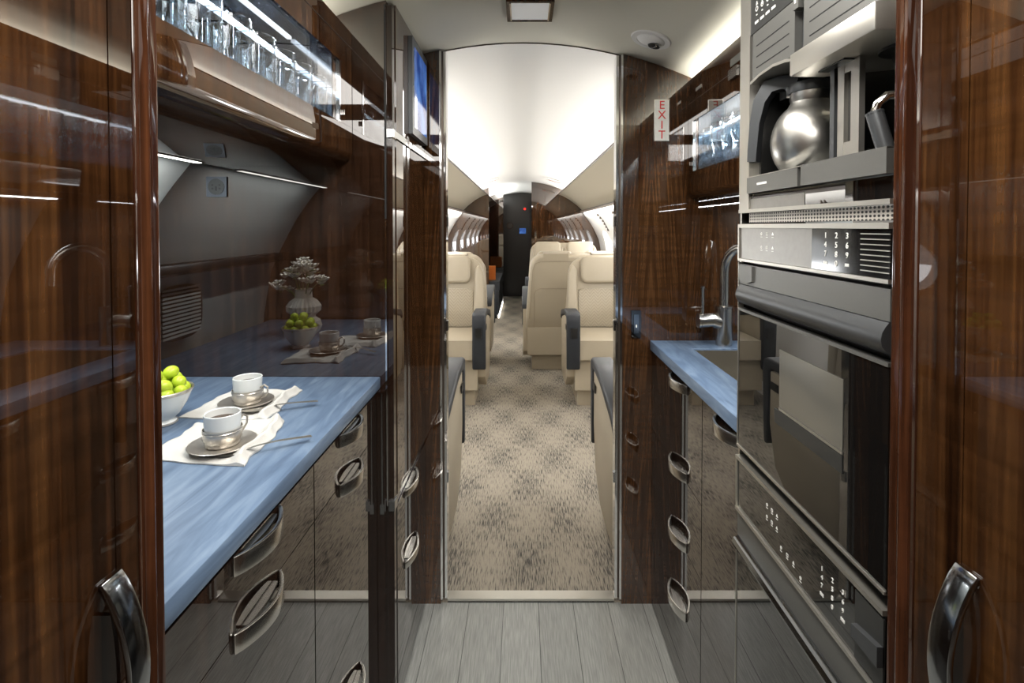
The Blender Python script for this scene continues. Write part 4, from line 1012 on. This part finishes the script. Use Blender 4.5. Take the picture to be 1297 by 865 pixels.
cr_ = struct('wall_corridor', MB().box(.135, .16, 7.25, 9.6, .004, 1.90), 'wood_dark')
dv_ = thing('divan', 'black divan beyond the left partition with light along its foot', 'divan', (-.66, 8.0, .004))
MB().box(-1.0, -.34, 7.27, 8.70, .06, .40, .02).build('base', 'navy', dv_)
MB().box(-.98, -.33, 7.28, 8.69, .40, .53, .035, 3).build('cushion', 'navy', dv_)
MB().box(-1.02, -.80, 7.28, 8.69, .53, .95, .05, 3).build('back', 'navy', dv_)
MB().box(-.345, -.335, 7.27, 8.70, .01, .04).build('foot_light', 'led_w', dv_)
MB().box(-.9, -.36, 7.27, 8.70, .004, .06).build('plinth', 'black', dv_)
t = MB().box(-.62, -.40, 7.50, 7.62, .60, .80, .04, 4).build('cushion', 'orange'); tag(t, 'orange cushion propped on the dark divan', 'cushion'); t.location.z = -.068
dd = struct('door_1', MB().box(-.26, .11, 9.58, 9.615, .01, 1.72, .01), 'door_dark')
MB().lathe([(.05, 0), (.06, 0), (.06, .012), (.05, .012)], (-.235, 9.57, 1.33), 24, closed=True, T=Matrix.Rotation(PI / 2, 4, 'X')).build('porthole_ring', 'chrome', dd)
t = thing('aft_monitor', 'small blue screen glowing on the far door', 'screen', (-.03, 9.56, 1.22))
MB().box(-.12, .09, 9.555, 9.578, 1.16, 1.36, .004).build('bezel', 'black', t); MB().box(-.06, .06, 9.552, 9.556, 1.18, 1.28).build('display', 'screen', t)
t = thing('red_indicator', 'small red light above the far door', 'indicator light', (.04, 9.56, 1.66))
MB().ell((.04, 9.572, 1.64), (.022, .015, .022), 14, 10).build('lamp', emis('red_glow', (1, .03, .02), 1.2), t)
# EXIT placards by the coves, far down the cabin
for s, lab in ((-1, 'small white EXIT placard on the cabin ceiling above the left cove'), (1, 'small white EXIT placard on the cabin ceiling above the right cove')):
    x = s * .40; zz = ceil_z(x)
    t = thing('exit_placard', lab, 'sign', (x, 6.3, zz - .01), world=False); t.rotation_euler = (0, math.atan(2 * .38 * x), 0)
    MB().box(-.11, .11, -.055, .055, -.012, .006, .003).build('plate', 'sign_white', t)
    k = MB(); add_text(k, 'EXIT', .085, (0, 0, -.0128), (1, 0, 0), (0, -1, 0))
    k.build('letters', 'sign_red', t)

for o in bpy.data.objects:
    if 'base' in o: del o['base']
